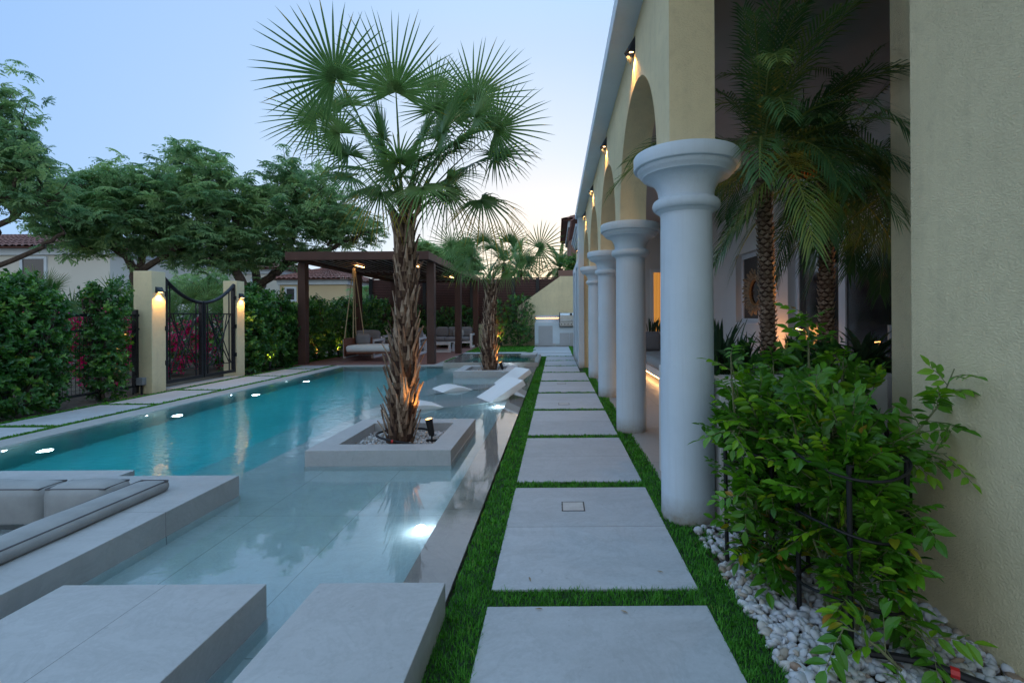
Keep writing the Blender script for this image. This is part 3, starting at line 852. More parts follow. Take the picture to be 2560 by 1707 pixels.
# ================================================================== wall lamps
def spot(loc, aim, power, size, blend, col, rad=0.02, name='lamp_light'):
    l = bpy.data.lights.new(name, 'SPOT'); l.energy = power; l.spot_size = R(size); l.spot_blend = blend; l.color = col
    l.shadow_soft_size = rad
    o = bpy.data.objects.new(name, l); COL.objects.link(o)
    o.location = loc; o.rotation_euler = (Vector(aim) - Vector(loc)).to_track_quat('-Z', 'Y').to_euler()
    return o
def point(loc, power, col, rad=0.02, name='lamp_light'):
    l = bpy.data.lights.new(name, 'POINT'); l.energy = power; l.color = col; l.shadow_soft_size = rad
    o = bpy.data.objects.new(name, l); COL.objects.link(o); o.location = loc
    return o
WARM = (1.0, 0.50, 0.13)
def wall_lamp(x, y, z, side, h, wd, dp, label, group, power, below=1.3, blade=True):
    """wedge lamp on a wall facing +x or -x (side); z is its top"""
    e = empty('wall_lamp', (x, y, z - h), label, 'wall lamp', group)
    s = side
    m = MB()
    A = (x, y - wd, z); B = (x, y + wd, z); C = (x, y - wd, z - h * .62); D = (x, y + wd, z - h * .62)
    P_ = (x + s * dp, y, z - h * .55); Q = (x + s * dp * .35, y, z - h)
    Er = (x + s * dp * .55, y - wd * .9, z - h * .5); Fr = (x + s * dp * .55, y + wd * .9, z - h * .5)
    m.add([A, B, C, D, P_, Er, Fr], [(0, 5, 4), (0, 4, 1), (1, 4, 6), (0, 2, 5), (1, 6, 3), (0, 1, 3, 2)])
    if blade: m.add([(x + s * .004, y - wd * .5, z - h * .5), (x + s * .004, y + wd * .5, z - h * .5), Q, P_], [(0, 2, 3), (1, 3, 2)])
    m.build('housing', M['dark_lamp'], e)
    MB().box(min(x + s * .012, x + s * dp * .5), max(x + s * .012, x + s * dp * .5), y - wd * .45, y + wd * .45, z - h * .56, z - h * .535).build('bulb', M['warm'], e)
    l = spot((x + s * dp * .62, y, z - h * .62), (x + s * dp * .10, y, z - h - below), power, 110, 0.5, WARM, 0.015)
    l.parent = e; l.matrix_parent_inverse = Matrix.Translation(-Vector(e.location))
    return e
GL = 'dark wedge wall lamps above the arches'
for k, (yy, wh) in enumerate(((3.90, 'nearest the camera, above the largest arch in view'), (6.06, 'second from the camera, above the second arch'), (8.22, 'third from the camera, above the third arch'), (10.3, 'farthest of the arcade, above the last narrow arch'))):
    wall_lamp(X0, yy, 3.47, -1, 0.22, 0.045, 0.085, 'dark wedge wall lamp ' + wh, GL, 9.0, .7)
wall_lamp(0.62, 13.0, 3.10, -1, 0.2, 0.045, 0.08, 'tiny wedge wall lamp on the wing wall beyond the white pilaster', GL, 3.5)

# ================================================================== gate, pillars, garden fence
def pillar(x0, x1, y0, y1, h, label):
    MB().box(x0, x1, y0, y1, -0.02, h).build('gate_pillar', M['stucco_fine'], None, label, 'gate pillar', 'cream gate pillars', bevel=0.008)
pillar(-6.89, -6.59, 7.76, 8.04, 1.985, 'near cream gate pillar with the grey junction box at its foot')
pillar(-6.86, -6.575, 9.81, 10.05, 1.975, 'far cream gate pillar beside the tall hedge')
wall_lamp(-6.59, 7.90, 1.73, 1, 0.17, 0.07, 0.09, 'dark wedge lamp glowing on the near gate pillar', 'wedge lamps on the gate pillars', 3.2, .45, False)
wall_lamp(-6.575, 9.94, 1.72, 1, 0.17, 0.07, 0.09, 'dark wedge lamp glowing on the far gate pillar', 'wedge lamps on the gate pillars', 3.2, .45, False)
jb = empty('junction_box', (-6.72, 7.7, 0.15), 'small grey junction box with black cables at the foot of the near pillar', 'junction box')
MB().box(-6.80, -6.68, 7.68, 7.759, 0.13, 0.25).build('case', M['grey_plastic'], jb, bevel=0.006)
MB().tube([(-6.78, 7.71, 0.14), (-6.83, 7.70, 0.12), (-6.84, 7.69, 0.05), (-6.84, 7.69, -0.02)], 0.012).tube([(-6.72, 7.71, 0.135), (-6.72, 7.71, -0.02)], 0.016).build('cable', M['black_plastic'], jb)

gate = empty('garden_gate', (-6.64, 8.92, 0), 'black double metal garden gate with a dipped curved top and crossed bars', 'gate')
GX = -6.63
def zt(y): return 1.50 + 0.40 * ((y - 8.925) / 0.885) ** 2
for (a, b, hinge) in ((8.05, 8.915, 8.05), (8.935, 9.80, 9.80)):
    m = MB()
    n = 14
    ys = [a + (b - a) * k / n for k in range(n + 1)]
    m.tube([(GX, y, zt(y)) for y in ys], 0.032, 8)
    m.box(GX - .03, GX + .03, a, b, 0.10, 0.155)
    for yy, wd in ((a + .025, .025), (b - .025, .025)):
        m.box(GX - .028, GX + .028, yy - wd, yy + wd, 0.10, zt(yy) + .01)
    lf = m.build('gate_leaf', M['black_metal'], gate)
    rng = random.Random(int(a * 10))
    m = MB()
    m.box(GX - .008, GX + .008, a + .05, b - .05, 1.28, 1.30); m.box(GX - .008, GX + .008, a + .05, b - .05, 0.30, 0.315)
    for y in (a + .12, b - .15): m.box(GX - .008, GX + .008, y - .008, y + .008, .155, zt(y))
    for y0, y1 in ((a + .14, b - .30), (a + .30, b - .10), (b - .12, a + .25), (b - .28, a + .10), (a + .2, a + .45), (b - .2, b - .42), (a + .12, b - .15), (a + .42, a + .2)):
        m.tube([(GX + rng.uniform(-.01, .01), y0, 1.28), (GX, y1, 0.31)], 0.009, 6)
    m.build('lattice', M['black_metal'], lf)
    for hz in (.42, 1.0, 1.58): MB().box(GX - .01, GX + .05, hinge - .03, hinge + .03, hz, hz + .08).build('hinge', M['black_metal'], lf)
MB().box(-6.75, -6.48, 8.06, 9.79, -0.02, 0.018).build('threshold', M['slab'], gate)

fn = empty('garden_fence', (-6.8, 5.5, 0), 'black metal mesh fence behind the tall shrubs left of the gate', 'fence')
m_ = MB(); m_.box(-6.83, -6.79, 2.0, 7.76, 1.24, 1.28); m_.box(-6.83, -6.79, 2.0, 7.76, 1.02, 1.05); m_.box(-6.83, -6.79, 2.0, 7.76, 0.1, 0.13)
m_.build('rail', M['black_metal'], fn)
m_ = MB()
for k in range(10): m_.box(-6.84, -6.78, 2.1 + k * .62, 2.15 + k * .62, 0, 1.35)
m_.build('post', M['black_metal'], fn)
m_ = MB()
for k in range(95): m_.box(-6.813, -6.808, 2.0 + k * .06, 2.004 + k * .06, 0.1, 1.24)
for k in range(19): m_.box(-6.807, -6.803, 2.0, 7.75, 0.13 + k * .06, 0.134 + k * .06)
m_.build('mesh_panel', M['black_metal'], fn)

# ================================================================== pergola
pg = empty('pergola', (-4.85, 15.5, 0), 'dark brown metal pergola with a louvred roof over the deck', 'pergola')
PX0, PX1 = -6.52, -3.06
for y in (12.09, 15.45, 18.85):
    for x in (-6.55 if y > 13 else -6.56, -3.285):
        MB().box(x, x + 0.19, y, y + 0.19, 0.01, 2.60).build('post', M['brown_metal'], pg, bevel=0.004)
m_ = MB()
m_.box(PX0, PX1, 11.46, 11.66, 2.595, 2.795)
m_.build('front_beam', M['brown_metal'], pg, bevel=0.004)
m_ = MB(); m_.box(PX0, PX1, 19.2, 19.4, 2.60, 2.79); m_.build('rear_beam', M['brown_metal'], pg)
m_ = MB(); m_.box(PX0 + .003, PX0 + .16, 11.66, 19.2, 2.60, 2.785); m_.build('side_beam', M['brown_metal'], pg)
m_ = MB(); m_.box(PX1 - .16, PX1 - .003, 11.66, 19.2, 2.60, 2.785); m_.build('side_beam', M['brown_metal'], pg)
m_ = MB(); m_.box(PX0 + .16, PX1 - .16, 15.42, 15.68, 2.58, 2.78); m_.build('middle_beam', M['brown_metal'], pg)
M['louvre'] = m_plain('louvre', (0.75, 0.66, 0.60), 0.5, var=0.05)
for (a, b) in ((11.68, 15.40), (15.70, 19.18)):
    m_ = MB(); x = PX0 + .22
    while x < PX1 - .25:
        m_.prism([(x, 2.690), (x + .12, 2.650), (x + .12, 2.662), (x, 2.702)], 'y', a, b)
        x += 0.20
    m_.build('louvre_panel', M['louvre'], pg)
    MB().box(PX0 + .17, PX1 - .17, a + .01, b - .01, 2.715, 2.73).build('roof_sheet', M['brown_metal'], pg)
k = 0
for (x, y) in ((-5.55, 13.2), (-3.95, 13.2), (-5.55, 17.2), (-3.80, 17.0)):
    MB().box(x, x + .045, y, y + .5, 2.640, 2.652).build('strip_light', M['warm'], pg)
    l = bpy.data.lights.new('strip_lamp', 'AREA'); l.shape = 'RECTANGLE'; l.size = .04; l.size_y = .75; l.energy = 0.2; l.color = (1, .6, .3)
    lo = bpy.data.objects.new('strip_lamp', l); COL.objects.link(lo); lo.location = (x + .02, y + .37, 2.635)
    lo.parent = pg; lo.matrix_parent_inverse = Matrix.Translation(-Vector(pg.location))

# hanging daybed
db = empty('swing_bed', (-5.0, 13.3, 0), 'hanging wooden daybed with a pale mattress slung on ropes under the pergola', 'swing')
m_ = MB(); m_.box(-5.72, -4.0, 12.95, 13.7, 0.22, 0.27); m_.build('frame', M['brown_wood'], db, bevel=0.004)
m_ = MB(); m_.box(-5.78, -5.75, 12.94, 13.75, 0.14, 0.64); m_.box(-5.75, -5.30, 13.71, 13.75, 0.14, 0.64); m_.build('end_board', M['brown_wood'], db)
m_ = MB(); m_.box(-4.0, -3.96, 12.94, 13.75, 0.12, 0.66); m_.box(-4.3, -4.0, 13.71, 13.75, 0.12, 0.66); m_.build('end_board', M['brown_wood'], db)
m_ = MB(); soft_box(m_, -5.73, -4.02, 12.93, 13.68, 0.26, 0.44, 0.06, crown=0.02, seed=8); m_.build('mattress', M['mattress'], db, smooth=True, sharp=80)
m_ = MB(); soft_box(m_, -5.72, -5.34, 13.58, 13.70, 0.44, 0.72, 0.05, crown=0.03, seed=9); m_.build('pillow', M['cushion_dark'], db, smooth=True, sharp=80)
for x in (-5.765, -5.53, -4.22, -3.98):
    for y in (12.97, 13.72):
        xt = -5.66 if x < -5 else -4.05
        MB().tube([(xt + (x - xt) * .06, 13.35 + (y - 13.35) * .1, 2.59), (x, y, 0.64)], 0.014, 6).build('rope', M['rope'], db)

# lounge furniture
def frame_arm(m, x0, x1, y0, y1, z1, t=.07):
    m.box(x0, x1, y0, y1, 0.02, 0.02 + t); m.box(x0, x1, y0, y1, z1 - t, z1)
    m.box(x0, x0 + t if x1 - x0 > .2 else x1, y0, y0 + t if y1 - y0 > .2 else y1, .02 + t, z1 - t)
    if x1 - x0 > .2: m.box(x1 - t, x1, y0, y1, .02 + t, z1 - t)
    else: m.box(x0, x1, y1 - t, y1, .02 + t, z1 - t)
def sofa_x(x0, x1, y0, y1, label, name='sofa', cat='sofa', n=3, back='+y', group='white framed lounge seats under the pergola'):
    e = empty(name, ((x0 + x1) / 2, y0, 0), label, cat, group)
    m = MB(); D = M['white_frame']
    m.box(x0 + .08, x1 - .08, y0, y1, 0.20, 0.27)
    if back == '+y': m.box(x0 + .08, x1 - .08, y1 - .06, y1, .27, .62)
    if back == '-x': m.box(x0 + .08, x0 + .14, y0 + .02, y1 - .02, .272, .62)
    m.build('frame', D, e, bevel=.004)
    for xx in (x0, x1 - .08):
        a = MB(); frame_arm(a, xx, xx + .08, y0, y1, .56); a.build('arm', D, e, bevel=.004)
    for k in range(n):
        a = x0 + .09 + (x1 - x0 - .18) * k / n; b = x0 + .09 + (x1 - x0 - .18) * (k + 1) / n
        s_ = MB(); soft_box(s_, a, b - .01, y0 - .01, y1 - .15, .27, .42, .04, crown=.015, seed=k); s_.build('seat_cushion', M['cushion_dark'], e, smooth=True, sharp=80)
        if back == '+y':
            s_ = MB(); soft_box(s_, a, b - .01, y1 - .22, y1 - .065, .43, .80, .05, crown=.02, seed=k + 9); s_.build('back_cushion', M['cushion_dark'], e, smooth=True, sharp=80)
    if back == '-x':
        s_ = MB(); soft_box(s_, x0 + .15, x0 + .32, y0 + .05, y1 - .2, .43, .80, .05, crown=.02, seed=9); s_.build('back_cushion', M['cushion_dark'], e, smooth=True, sharp=80)
    return e
sofa_x(-6.25, -5.35, 13.95, 14.85, 'white framed armchair directly behind the left end of the hanging daybed', 'armchair', 'armchair', 1)
sofa_x(-5.15, -4.3, 15.0, 15.8, 'white framed armchair partly hidden by the tall palm trunk', 'armchair', 'armchair', 1)
sofa_x(-6.2, -4.9, 17.0, 17.9, 'short white framed grey sofa in the rear left corner of the deck', n=2)
sofa_x(-4.85, -3.22, 18.2, 19.1, 'long white framed grey sofa along the rear of the deck with a loose pillow', n=3)
m_ = MB(); soft_box(m_, -4.05, -3.65, 18.72, 18.88, .44, .70, .06, crown=.03, seed=2)
m_.build('pillow', M['cushion'], None, 'loose light grey pillow leaning on the rear sofa', 'pillow', smooth=True, sharp=80)
def table(x0, x1, y0, y1, label):
    e = empty('coffee_table', ((x0 + x1) / 2, y0, 0), label, 'coffee table', 'low white coffee tables on the deck')
    m = MB(); t = .07; h = .34
    for yy in (y0, y1 - t):
        m.box(x0, x1, yy, yy + t, .02, .02 + t); m.box(x0, x1, yy, yy + t, h - t, h)
        m.box(x0, x0 + t, yy, yy + t, .02 + t, h - t); m.box(x1 - t, x1, yy, yy + t, .02 + t, h - t)
    m.build('frame', M['white_frame'], e, bevel=.004)
    MB().box(x0 + .01, x1 - .01, y0 + .075, y1 - .075, h - .05, h - .02).build('tabletop', M['black_plastic'], e)
table(-4.85, -4.42, 15.9, 16.5, 'smaller white coffee table just right of the tall palm trunk')
table(-4.35, -3.55, 15.95, 16.6, 'larger white coffee table behind the front right pergola post')

# ================================================================== rear wall, screen, outdoor kitchen
MB().box(-8.2, -0.9, 20.0, 20.2, -0.02, 0.89).build('garden_wall', M['stucco_fine'], None, 'low cream wall below the dark slatted screen', 'wall')
sc_ = empty('slatted_screen', (-4, 20.1, 0.89), 'tall dark red slatted privacy screen behind the pergola and grill', 'screen')
m_ = MB(); z = 0.92
while z < 2.82:
    m_.box(-7.75, 0.4, 20.08, 20.105, z, z + 0.045); z += 0.070
m_.build('slat_panel', M['slat'], sc_)
MB().box(-7.75, 0.4, 20.16, 20.17, 0.9, 2.80).build('backing', M['dark'], sc_)
for x in (-7.86, -5.6, -3.6, -1.86, -0.84):
    MB().box(x, x + .14, 20.0, 20.07, 0.89, 2.84).build('post', M['black_metal'], sc_)
MB().prism([(-1.6, -0.02), (1.6, -0.02), (1.6, 2.857), (0.19, 2.857), (-1.6, 1.60)], 'y', 19.6, 19.8).build('kitchen_wall', M['stucco_fine'], None, 'cream wall with a sloping top edge behind the outdoor grill', 'wall')
kt = empty('outdoor_kitchen', (0, 19.2, 0), 'white outdoor kitchen counter with grey cabinet doors at the end of the path', 'kitchen counter')
m_ = MB(); m_.box(-0.855, 0.13, 19.0, 19.59, 0.0, 0.962); m_.box(0.13, 1.2, 19.0, 19.59, 0.0, 0.78)
m_.build('counter', M['white_paint'], kt, bevel=.005)
MB().box(-0.84, 0.13, 19.53, 19.59, 0.963, 1.25).build('backsplash', M['white_paint'], kt)
MB().box(-0.83, 0.10, 19.518, 19.528, 1.125, 1.150).build('light_strip', M['warm_soft'], kt)
for (a, b, c, d) in ((-0.70, -0.14, 0.03, 0.83), (0.145, 0.515, 0.03, 0.545), (0.53, 0.9, 0.03, 0.545)):
    o_ = MB().box(a, b, 18.985, 18.999, c, d).build('cabinet_door', M['door_grey'], kt, bevel=.003)
    MB().box(b - .06, b - .04, 18.97, 18.985, d - .12, d - .06).build('handle', M['steel'], o_)
gr = empty('gas_grill', (0.6, 19.2, 0.78), 'stainless steel built-in gas grill with a domed lid and knobs', 'grill')
m_ = MB(); m_.box(0.145, 1.15, 18.93, 19.5, 0.785, 0.97); m_.build('body', M['steel'], gr, bevel=.01)
m_ = MB(); m_.prism([(18.97, 1.12), (18.98, 1.25), (19.05, 1.33), (19.3, 1.36), (19.45, 1.30), (19.45, 0.985), (18.97, 0.985)], 'x', 0.16, 1.14); m_.build('lid', M['steel'], gr, smooth=True, sharp=30)
MB().tube([(0.22, 18.90, 1.06), (1.08, 18.90, 1.06)], .014).build('handle', M['steel'], gr)
MB().box(0.13, 0.158, 18.93, 19.5, 0.972, 1.37).build('side_plate', M['black_metal'], gr)
MB().box(0.15, 1.15, 18.922, 18.93, 0.79, 0.82).build('drip_tray', M['dark'], gr)
m_ = MB().lathe([(0.005, 0), (0.05, 0.0), (0.055, 0.012), (0.04, .02), (0.004, .022)], (0, 0, 0), 20)
o_ = m_.build('gauge', M['black_metal'], gr); o_.matrix_parent_inverse = Matrix.Identity(4); o_.location = (0.0, -0.19, 0.50); o_.rotation_euler = (R(60), 0, 0)
for k in range(6):
    MB().tube([(0.22 + k * .13, 18.93, .89), (0.22 + k * .13, 18.90, .89)], .022, 12).build('knob', M['black_metal'], gr)

# ================================================================== veranda furniture
vs_ = empty('veranda_sofa', (2.1, 9.5, 0), 'pale built-in corner sofa glowing underneath behind the second column', 'sofa')
MB().box(1.78, 2.7, 5.2, 10.6, 0.12, 0.26).build('base', M['white_wall'], vs_)
MB().box(1.80, 1.815, 5.3, 10.5, 0.095, 0.115).build('light_strip', M['warm'], vs_)
for k in range(4):
    s_ = MB(); soft_box(s_, 1.75, 2.7, 5.2 + k * 1.35, 6.54 + k * 1.35, 0.265, 0.43, .05, crown=.015, seed=k); s_.build('seat_cushion', M['cushion'], vs_, smooth=True, sharp=80)
for k in range(3):
    s_ = MB(); soft_box(s_, 1.3 + k * .5, 1.79 + k * .5, 10.35, 10.58, 0.43, 0.82, .07, crown=.03, seed=k); s_.build('back_cushion', M['cushion_dark'], vs_, smooth=True, sharp=80)
MB().box(1.2, 3.09, 10.62, 10.9, 0.004, 0.85).build('snake_plant_trough', M['white_wall'], None, 'white trough behind the corner sofa cushions', 'planter')
l = bpy.data.lights.new('sofa_strip', 'AREA'); l.shape = 'RECTANGLE'; l.size = .03; l.size_y = 5.0; l.energy = 0.5; l.color = (1, .5, .18)
lo = bpy.data.objects.new('sofa_strip', l); COL.objects.link(lo); lo.location = (1.775, 7.9, 0.10); lo.rotation_euler = (0, R(35), 0)
lo.parent = vs_; lo.matrix_parent_inverse = Matrix.Translation(-Vector(vs_.location))

# woven pendant and sunburst mirror
pd = empty('pendant_lamp', (2.3, 4.4, 2.7), 'dome shaped woven pendant lamp hanging among the veranda palm fronds', 'pendant lamp')
m_ = MB(); n = 40
prof = [(0.03, .26), (.08, .25), (.15, .20), (.19, .12), (.205, .04), (.17, -.02), (.165, -.02), (.195, .04), (.18, .12), (.14, .19), (.07, .235), (.03, .245)]
m_.lathe(prof, (2.3, 4.4, 2.52), 40); m_.build('shade', M['wicker'], pd, smooth=True)
MB().tube([(2.3, 4.4, 2.77), (2.3, 4.4, 3.3)], .004, 6).build('cord', M['black_plastic'], pd)
MB().lathe([(0.005, -.03), (.035, 0), (.03, .04), (.005, .06)], (2.3, 4.4, 2.60), 16).build('bulb', M['warm_soft'], pd)
sb = empty('sunburst_mirror', (3.05, 7.2, 1.55), 'round dried straw sunburst mirror on the veranda wall by the window', 'wall decoration')
m_ = MB(); rng = random.Random(4)
for k in range(120):
    a = 2 * math.pi * k / 120; r0 = .2; r1 = .33 + rng.uniform(-.03, .03)
    if k % 2: r1 -= .05
    c0 = (3.02, 7.2 + r0 * math.cos(a), 1.55 + r0 * math.sin(a)); c1 = (2.97 + rng.uniform(-.03, .03), 7.2 + r1 * math.cos(a), 1.55 + r1 * math.sin(a))
    m_.tube([c0, c1], [.008, .012], 5)
m_.build('rays', M['straw'], sb)
m_ = MB(); m_.tube([(3.02, 7.2 + .19 * math.cos(a), 1.55 + .19 * math.sin(a)) for a in [2 * math.pi * k / 32 for k in range(33)]], .022, 8, cap=False); m_.build('frame', M['wicker'], sb, smooth=True)
m_ = MB(); m_.tube([(3.06, 7.2, 1.55), (3.03, 7.2, 1.55)], .18, 32); m_.build('mirror', M['glass'], sb)
wl = empty('veranda_lamp', (3.06, 6.9, 2.0), 'small black cylinder lamp on the veranda door frame', 'wall lamp')
MB().tube([(3.13, 5.33, 1.78), (3.13, 5.33, 2.02)], .035, 16).build('body', M['dark_lamp'], wl)

# ================================================================== neighbouring villas
def villa_box(name, x0, x1, y0, y1, h, mat, label, roof=1.2, over=.4, windows=(), band=None):
    e = empty(name, ((x0 + x1) / 2, y0, 0), label, 'villa')
    MB().box(x0, x1, y0, y1, 0, h).build('wall', M[mat], e)
    MB().box(x0 - .12, x1 + .12, y0 - .12, y1 + .12, h - .32, h).build('cornice', M['white_paint'], e)
    a, b, c, d = x0 - over, x1 + over, y0 - over, y1 + over
    ins = min((d - c), (b - a)) / 2 * .98
    m = MB(); p = 0.30
    def face(e0, e1, t0, t1):
        # trapezoid of barrel tiles, e0-e1 eave, t0-t1 ridge
        e0, e1, t0, t1 = map(Vector, (e0, e1, t0, t1)); L = (e1 - e0).length; n = max(4, int(L / p)); rows = 7
        nr = (e1 - e0).cross(t0 - e0).normalized(); nr = nr if nr.z > 0 else -nr
        for r in range(rows):
            vs = []; fs = []
            for i in range(n * 4 + 1):
                u = i / (n * 4); hh = (0, .06, .075, .06)[i % 4]
                for v, off in ((r / rows, .03), ((r + 1) / rows, .0)):
                    vs.append(e0.lerp(e1, u).lerp(t0.lerp(t1, u), v) + nr * (hh + off))
            for i in range(n * 4): fs.append((2 * i, 2 * i + 2, 2 * i + 3, 2 * i + 1))
            m.add(vs, fs)
    if (b - a) >= (d - c): r0, r1 = (a + ins, (c + d) / 2, h + roof), (b - ins, (c + d) / 2, h + roof)
    else: r0, r1 = ((a + b) / 2, c + ins, h + roof), ((a + b) / 2, d - ins, h + roof)
    if (b - a) >= (d - c):
        face((a, c, h), (b, c, h), r0, r1); face((b, d, h), (a, d, h), r1, r0); face((a, d, h), (a, c, h), r0, r0); face((b, c, h), (b, d, h), r1, r1)
    else:
        face((a, c, h), (b, c, h), r0, r0); face((b, d, h), (a, d, h), r1, r1); face((a, d, h), (a, c, h), r1, r0); face((b, c, h), (b, d, h), r0, r1)
    m.box(a + .05, b - .05, c + .05, d - .05, h - .02, h + .005)
    m.build('roof', M['roof'], e)
    for (wx0, wx1, z0, z1) in windows:
        f = MB(); t = .12
        f.box(wx0 - t, wx1 + t, y0 - .06, y0 - .002, z0 - t, z0); f.box(wx0 - t, wx1 + t, y0 - .06, y0 - .002, z1, z1 + t)
        f.box(wx0 - t, wx0, y0 - .06, y0 - .002, z0, z1); f.box(wx1, wx1 + t, y0 - .06, y0 - .002, z0, z1)
        fo = f.build('window', M['white_paint'], e)
        MB().box(wx0, wx1, y0 - .03, y0 - .001, z0, z1).build('pane', M['glass'], fo)
    return e
M['pale_render'] = m_plain('pale_render', (0.62, 0.62, 0.56), 0.9, var=0.04, scale=.6)
M['yellow_render'] = m_plain('yellow_render', (0.58, 0.48, 0.30), 0.9, var=0.04, scale=.6)
M['brown_render'] = m_plain('brown_render', (0.22, 0.13, 0.10), 0.9, var=0.06, scale=.6)
villa_box('neighbour_villa', -46, -20.6, 22, 30, 4.5, 'pale_render', 'long pale villa with a tiled roof behind the left shrubs', 1.3, .5, windows=((-24.6, -23.6, 2.9, 4.0),))
villa_box('neighbour_villa', -27, -19.2, 33, 41, 4.6, 'pale_render', 'distant pale villa glimpsed between the tree trunks right of the gate', 1.5, .5, windows=((-21.0, -20.2, 2.6, 3.9),))
villa_box('neighbour_villa', -17.4, -13.2, 30, 36, 3.62, 'yellow_render', 'distant yellow villa with red hipped roof seen through the pergola', 0.95, .5, windows=((-16.95, -16.45, 2.35, 3.05),))
v2 = villa_box('neighbour_villa', 0.75, 6, 24, 31, 6.0, 'brown_render', 'tall brown villa corner with tiled eave beyond the end of the path', 1.4, .42)
MB().tube([(0.66, 23.9, 5.5), (0.66, 23.9, 2.5)], .03, 8).build('drainpipe', M['brown_render'], v2)
MB().box(0.12, 0.8, 21.6, 22.0, 0, 3.3).build('chimney', M['brown_render'], None, 'small brown masonry chimney above the cream kitchen wall', 'chimney')

# ================================================================== lights in the pool and garden
def pool_light(x, y, z, axis, label, power, r=.045, off=.10, soft=.03):
    e = empty('pool_light', (x, y, z), label, 'pool light', 'round white underwater lights')
    s = 1 if axis == '+x' else -1
    MB().tube([(x, y, z), (x + s * .012, y, z)], r, 20).build('lens', M['cool'], e)
    MB().tube([(x - s * .002, y, z), (x + s * .008, y, z)], r * 1.25, 20).build('ring', M['steel'], e)
    l = point((x + s * off, y, z), power, (0.82, 0.88, 1.0), soft); l.parent = e; l.matrix_parent_inverse = Matrix.Translation(-Vector(e.location))
for k, (y, w) in enumerate(((4.47, 'nearest underwater light in the left pool wall'), (6.03, 'second underwater light in the left pool wall, below the near gate pillar'), (7.6, 'third underwater light in the left pool wall'), (9.15, 'farthest underwater light in the left pool wall'))):
    pool_light(-5.2, y, -0.20, '+x', w, 0.6, .018, .40, .05)
pool_light(-0.70, 2.78, -0.085, '-x', 'bright ledge light in front of the near planter beside the overflow edge', .12, .022)
pool_light(-0.70, 6.45, -0.085, '-x', 'bright ledge light under the raised back of the near lounger', .26, .026)
pool_light(-0.98, 11.29, -0.03, '-x', 'white light in the corner of the spa wall', .8, .04)
pool_light(-1.7, 13.09, -0.15, '-x', 'light under water at the back of the spa', 1.0, .03)

def uplight(x, y, z, aim, label, power, group='black garden spotlights', body=True, size=70):
    e = empty('spotlight', (x, y, z), label, 'spotlight', group)
    d = (Vector(aim) - Vector((x, y, z))).normalized(); p0 = Vector((x, y, z + .05))
    if body:
        MB().tube([p0, p0 + d * .15], [.026, .034], 16).build('housing', M['black_plastic'], e)
        MB().tube([p0 + d * .151, p0 + d * .154], .029, 16).build('lens', M['warm_soft'], e)
        MB().tube([(x, y, z - .03), p0], .009, 8).box(x - .05, x + .05, y - .012, y + .012, z - .01, z + .008).build('bracket', M['black_plastic'], e)
    l = spot(p0 + d * .17, aim, power, size, .6, (1.0, 0.45, 0.12), .02); l.parent = e; l.matrix_parent_inverse = Matrix.Translation(-Vector(e.location))
uplight(-1.16, 4.42, 0.06, (-1.36, 4.36, 1.25), 'black spotlight aimed at the tall palm trunk in the near planter', 2.2, size=95)
uplight(-1.12, 9.95, 0.06, (-1.36, 9.95, 0.7), 'black spotlight aimed at the small palm in the far planter', 2.6)
for (x, y, w, pw) in ((-6.62, 11.0, 'garden spotlight glowing orange at the foot of the hedge left of the pergola', 7), (-6.62, 13.15, 'garden spotlight glowing in the hedge just right of the left pergola post', 4), (-6.55, 14.3, 'garden spotlight glowing in the hedge left of the daybed', 7), (-2.15, 18.6, 'garden spotlight glowing under the shrub by the outdoor kitchen', 10)):
    uplight(x, y, 0.03, (x - .12, y + .28, .7), w, pw)
uplight(1.75, 3.35, 0.80, (1.50, 3.3, 1.9), 'planter spotlight shining up the front veranda palm', 4.0)
uplight(2.35, 3.45, 0.80, (2.2, 3.6, 2.2), 'planter spotlight behind the leaves of the veranda planter', 1.2)
# warm veranda lamp light low in the corner
point((2.85, 6.6, 0.9), .8, (1.0, 0.42, 0.12), .15)

# hoses
def hose(pts, r, label, name='hose'):
    P_ = [Vector(p) for p in pts]; out = []
    for i in range(len(P_) - 1):
        p0 = P_[max(i - 1, 0)]; p1 = P_[i]; p2 = P_[i + 1]; p3 = P_[min(i + 2, len(P_) - 1)]
        for k in range(8):
            t = k / 8
            out.append(0.5 * (2 * p1 + (p2 - p0) * t + (2 * p0 - 5 * p1 + 4 * p2 - p3) * t * t + (-p0 + 3 * p1 - 3 * p2 + p3) * t ** 3))
    out.append(P_[-1])
    return MB().tube(out, r, 8).build(name, M['black_plastic'], None, label, 'hose', smooth=True)
h1 = hose([(-1.12, 4.06, .085), (-1.25, 4.13, .10), (-1.42, 4.17, .115), (-1.60, 4.27, .13), (-1.655, 4.42, .13), (-1.58, 4.58, .12), (-1.40, 4.64, .12), (-1.24, 4.58, .12), (-1.17, 4.50, .08)], .011, 'black irrigation hose looped round the tall palm trunk')
MB().tube([(-1.43, 4.155, .119), (-1.445, 4.152, .121)], .013, 8).build('clip', M['red'], h1)
h2 = hose([(1.06, 1.62, .05), (1.20, 1.56, .06), (1.32, 1.48, .05), (1.46, 1.40, .03)], .013, 'thick black hose with a red clip on the pebbles under the shrub')
MB().tube([(1.255, 1.525, .058), (1.275, 1.513, .057)], .017, 8).build('clip', M['red'], h2)
hose([(1.55, 2.9, .72), (1.66, 2.78, .83), (1.78, 2.74, .74), (1.86, 2.66, .5), (1.88, 2.5, .2), (1.8, 2.35, 0.02)], .012, 'black hose hanging over the edge of the white veranda planter')
hose([(-1.6, 9.6, .07), (-1.45, 9.68, .075), (-1.3, 9.7, .07), (-1.2, 9.78, .07)], .012, 'short black hose in the far palm planter')
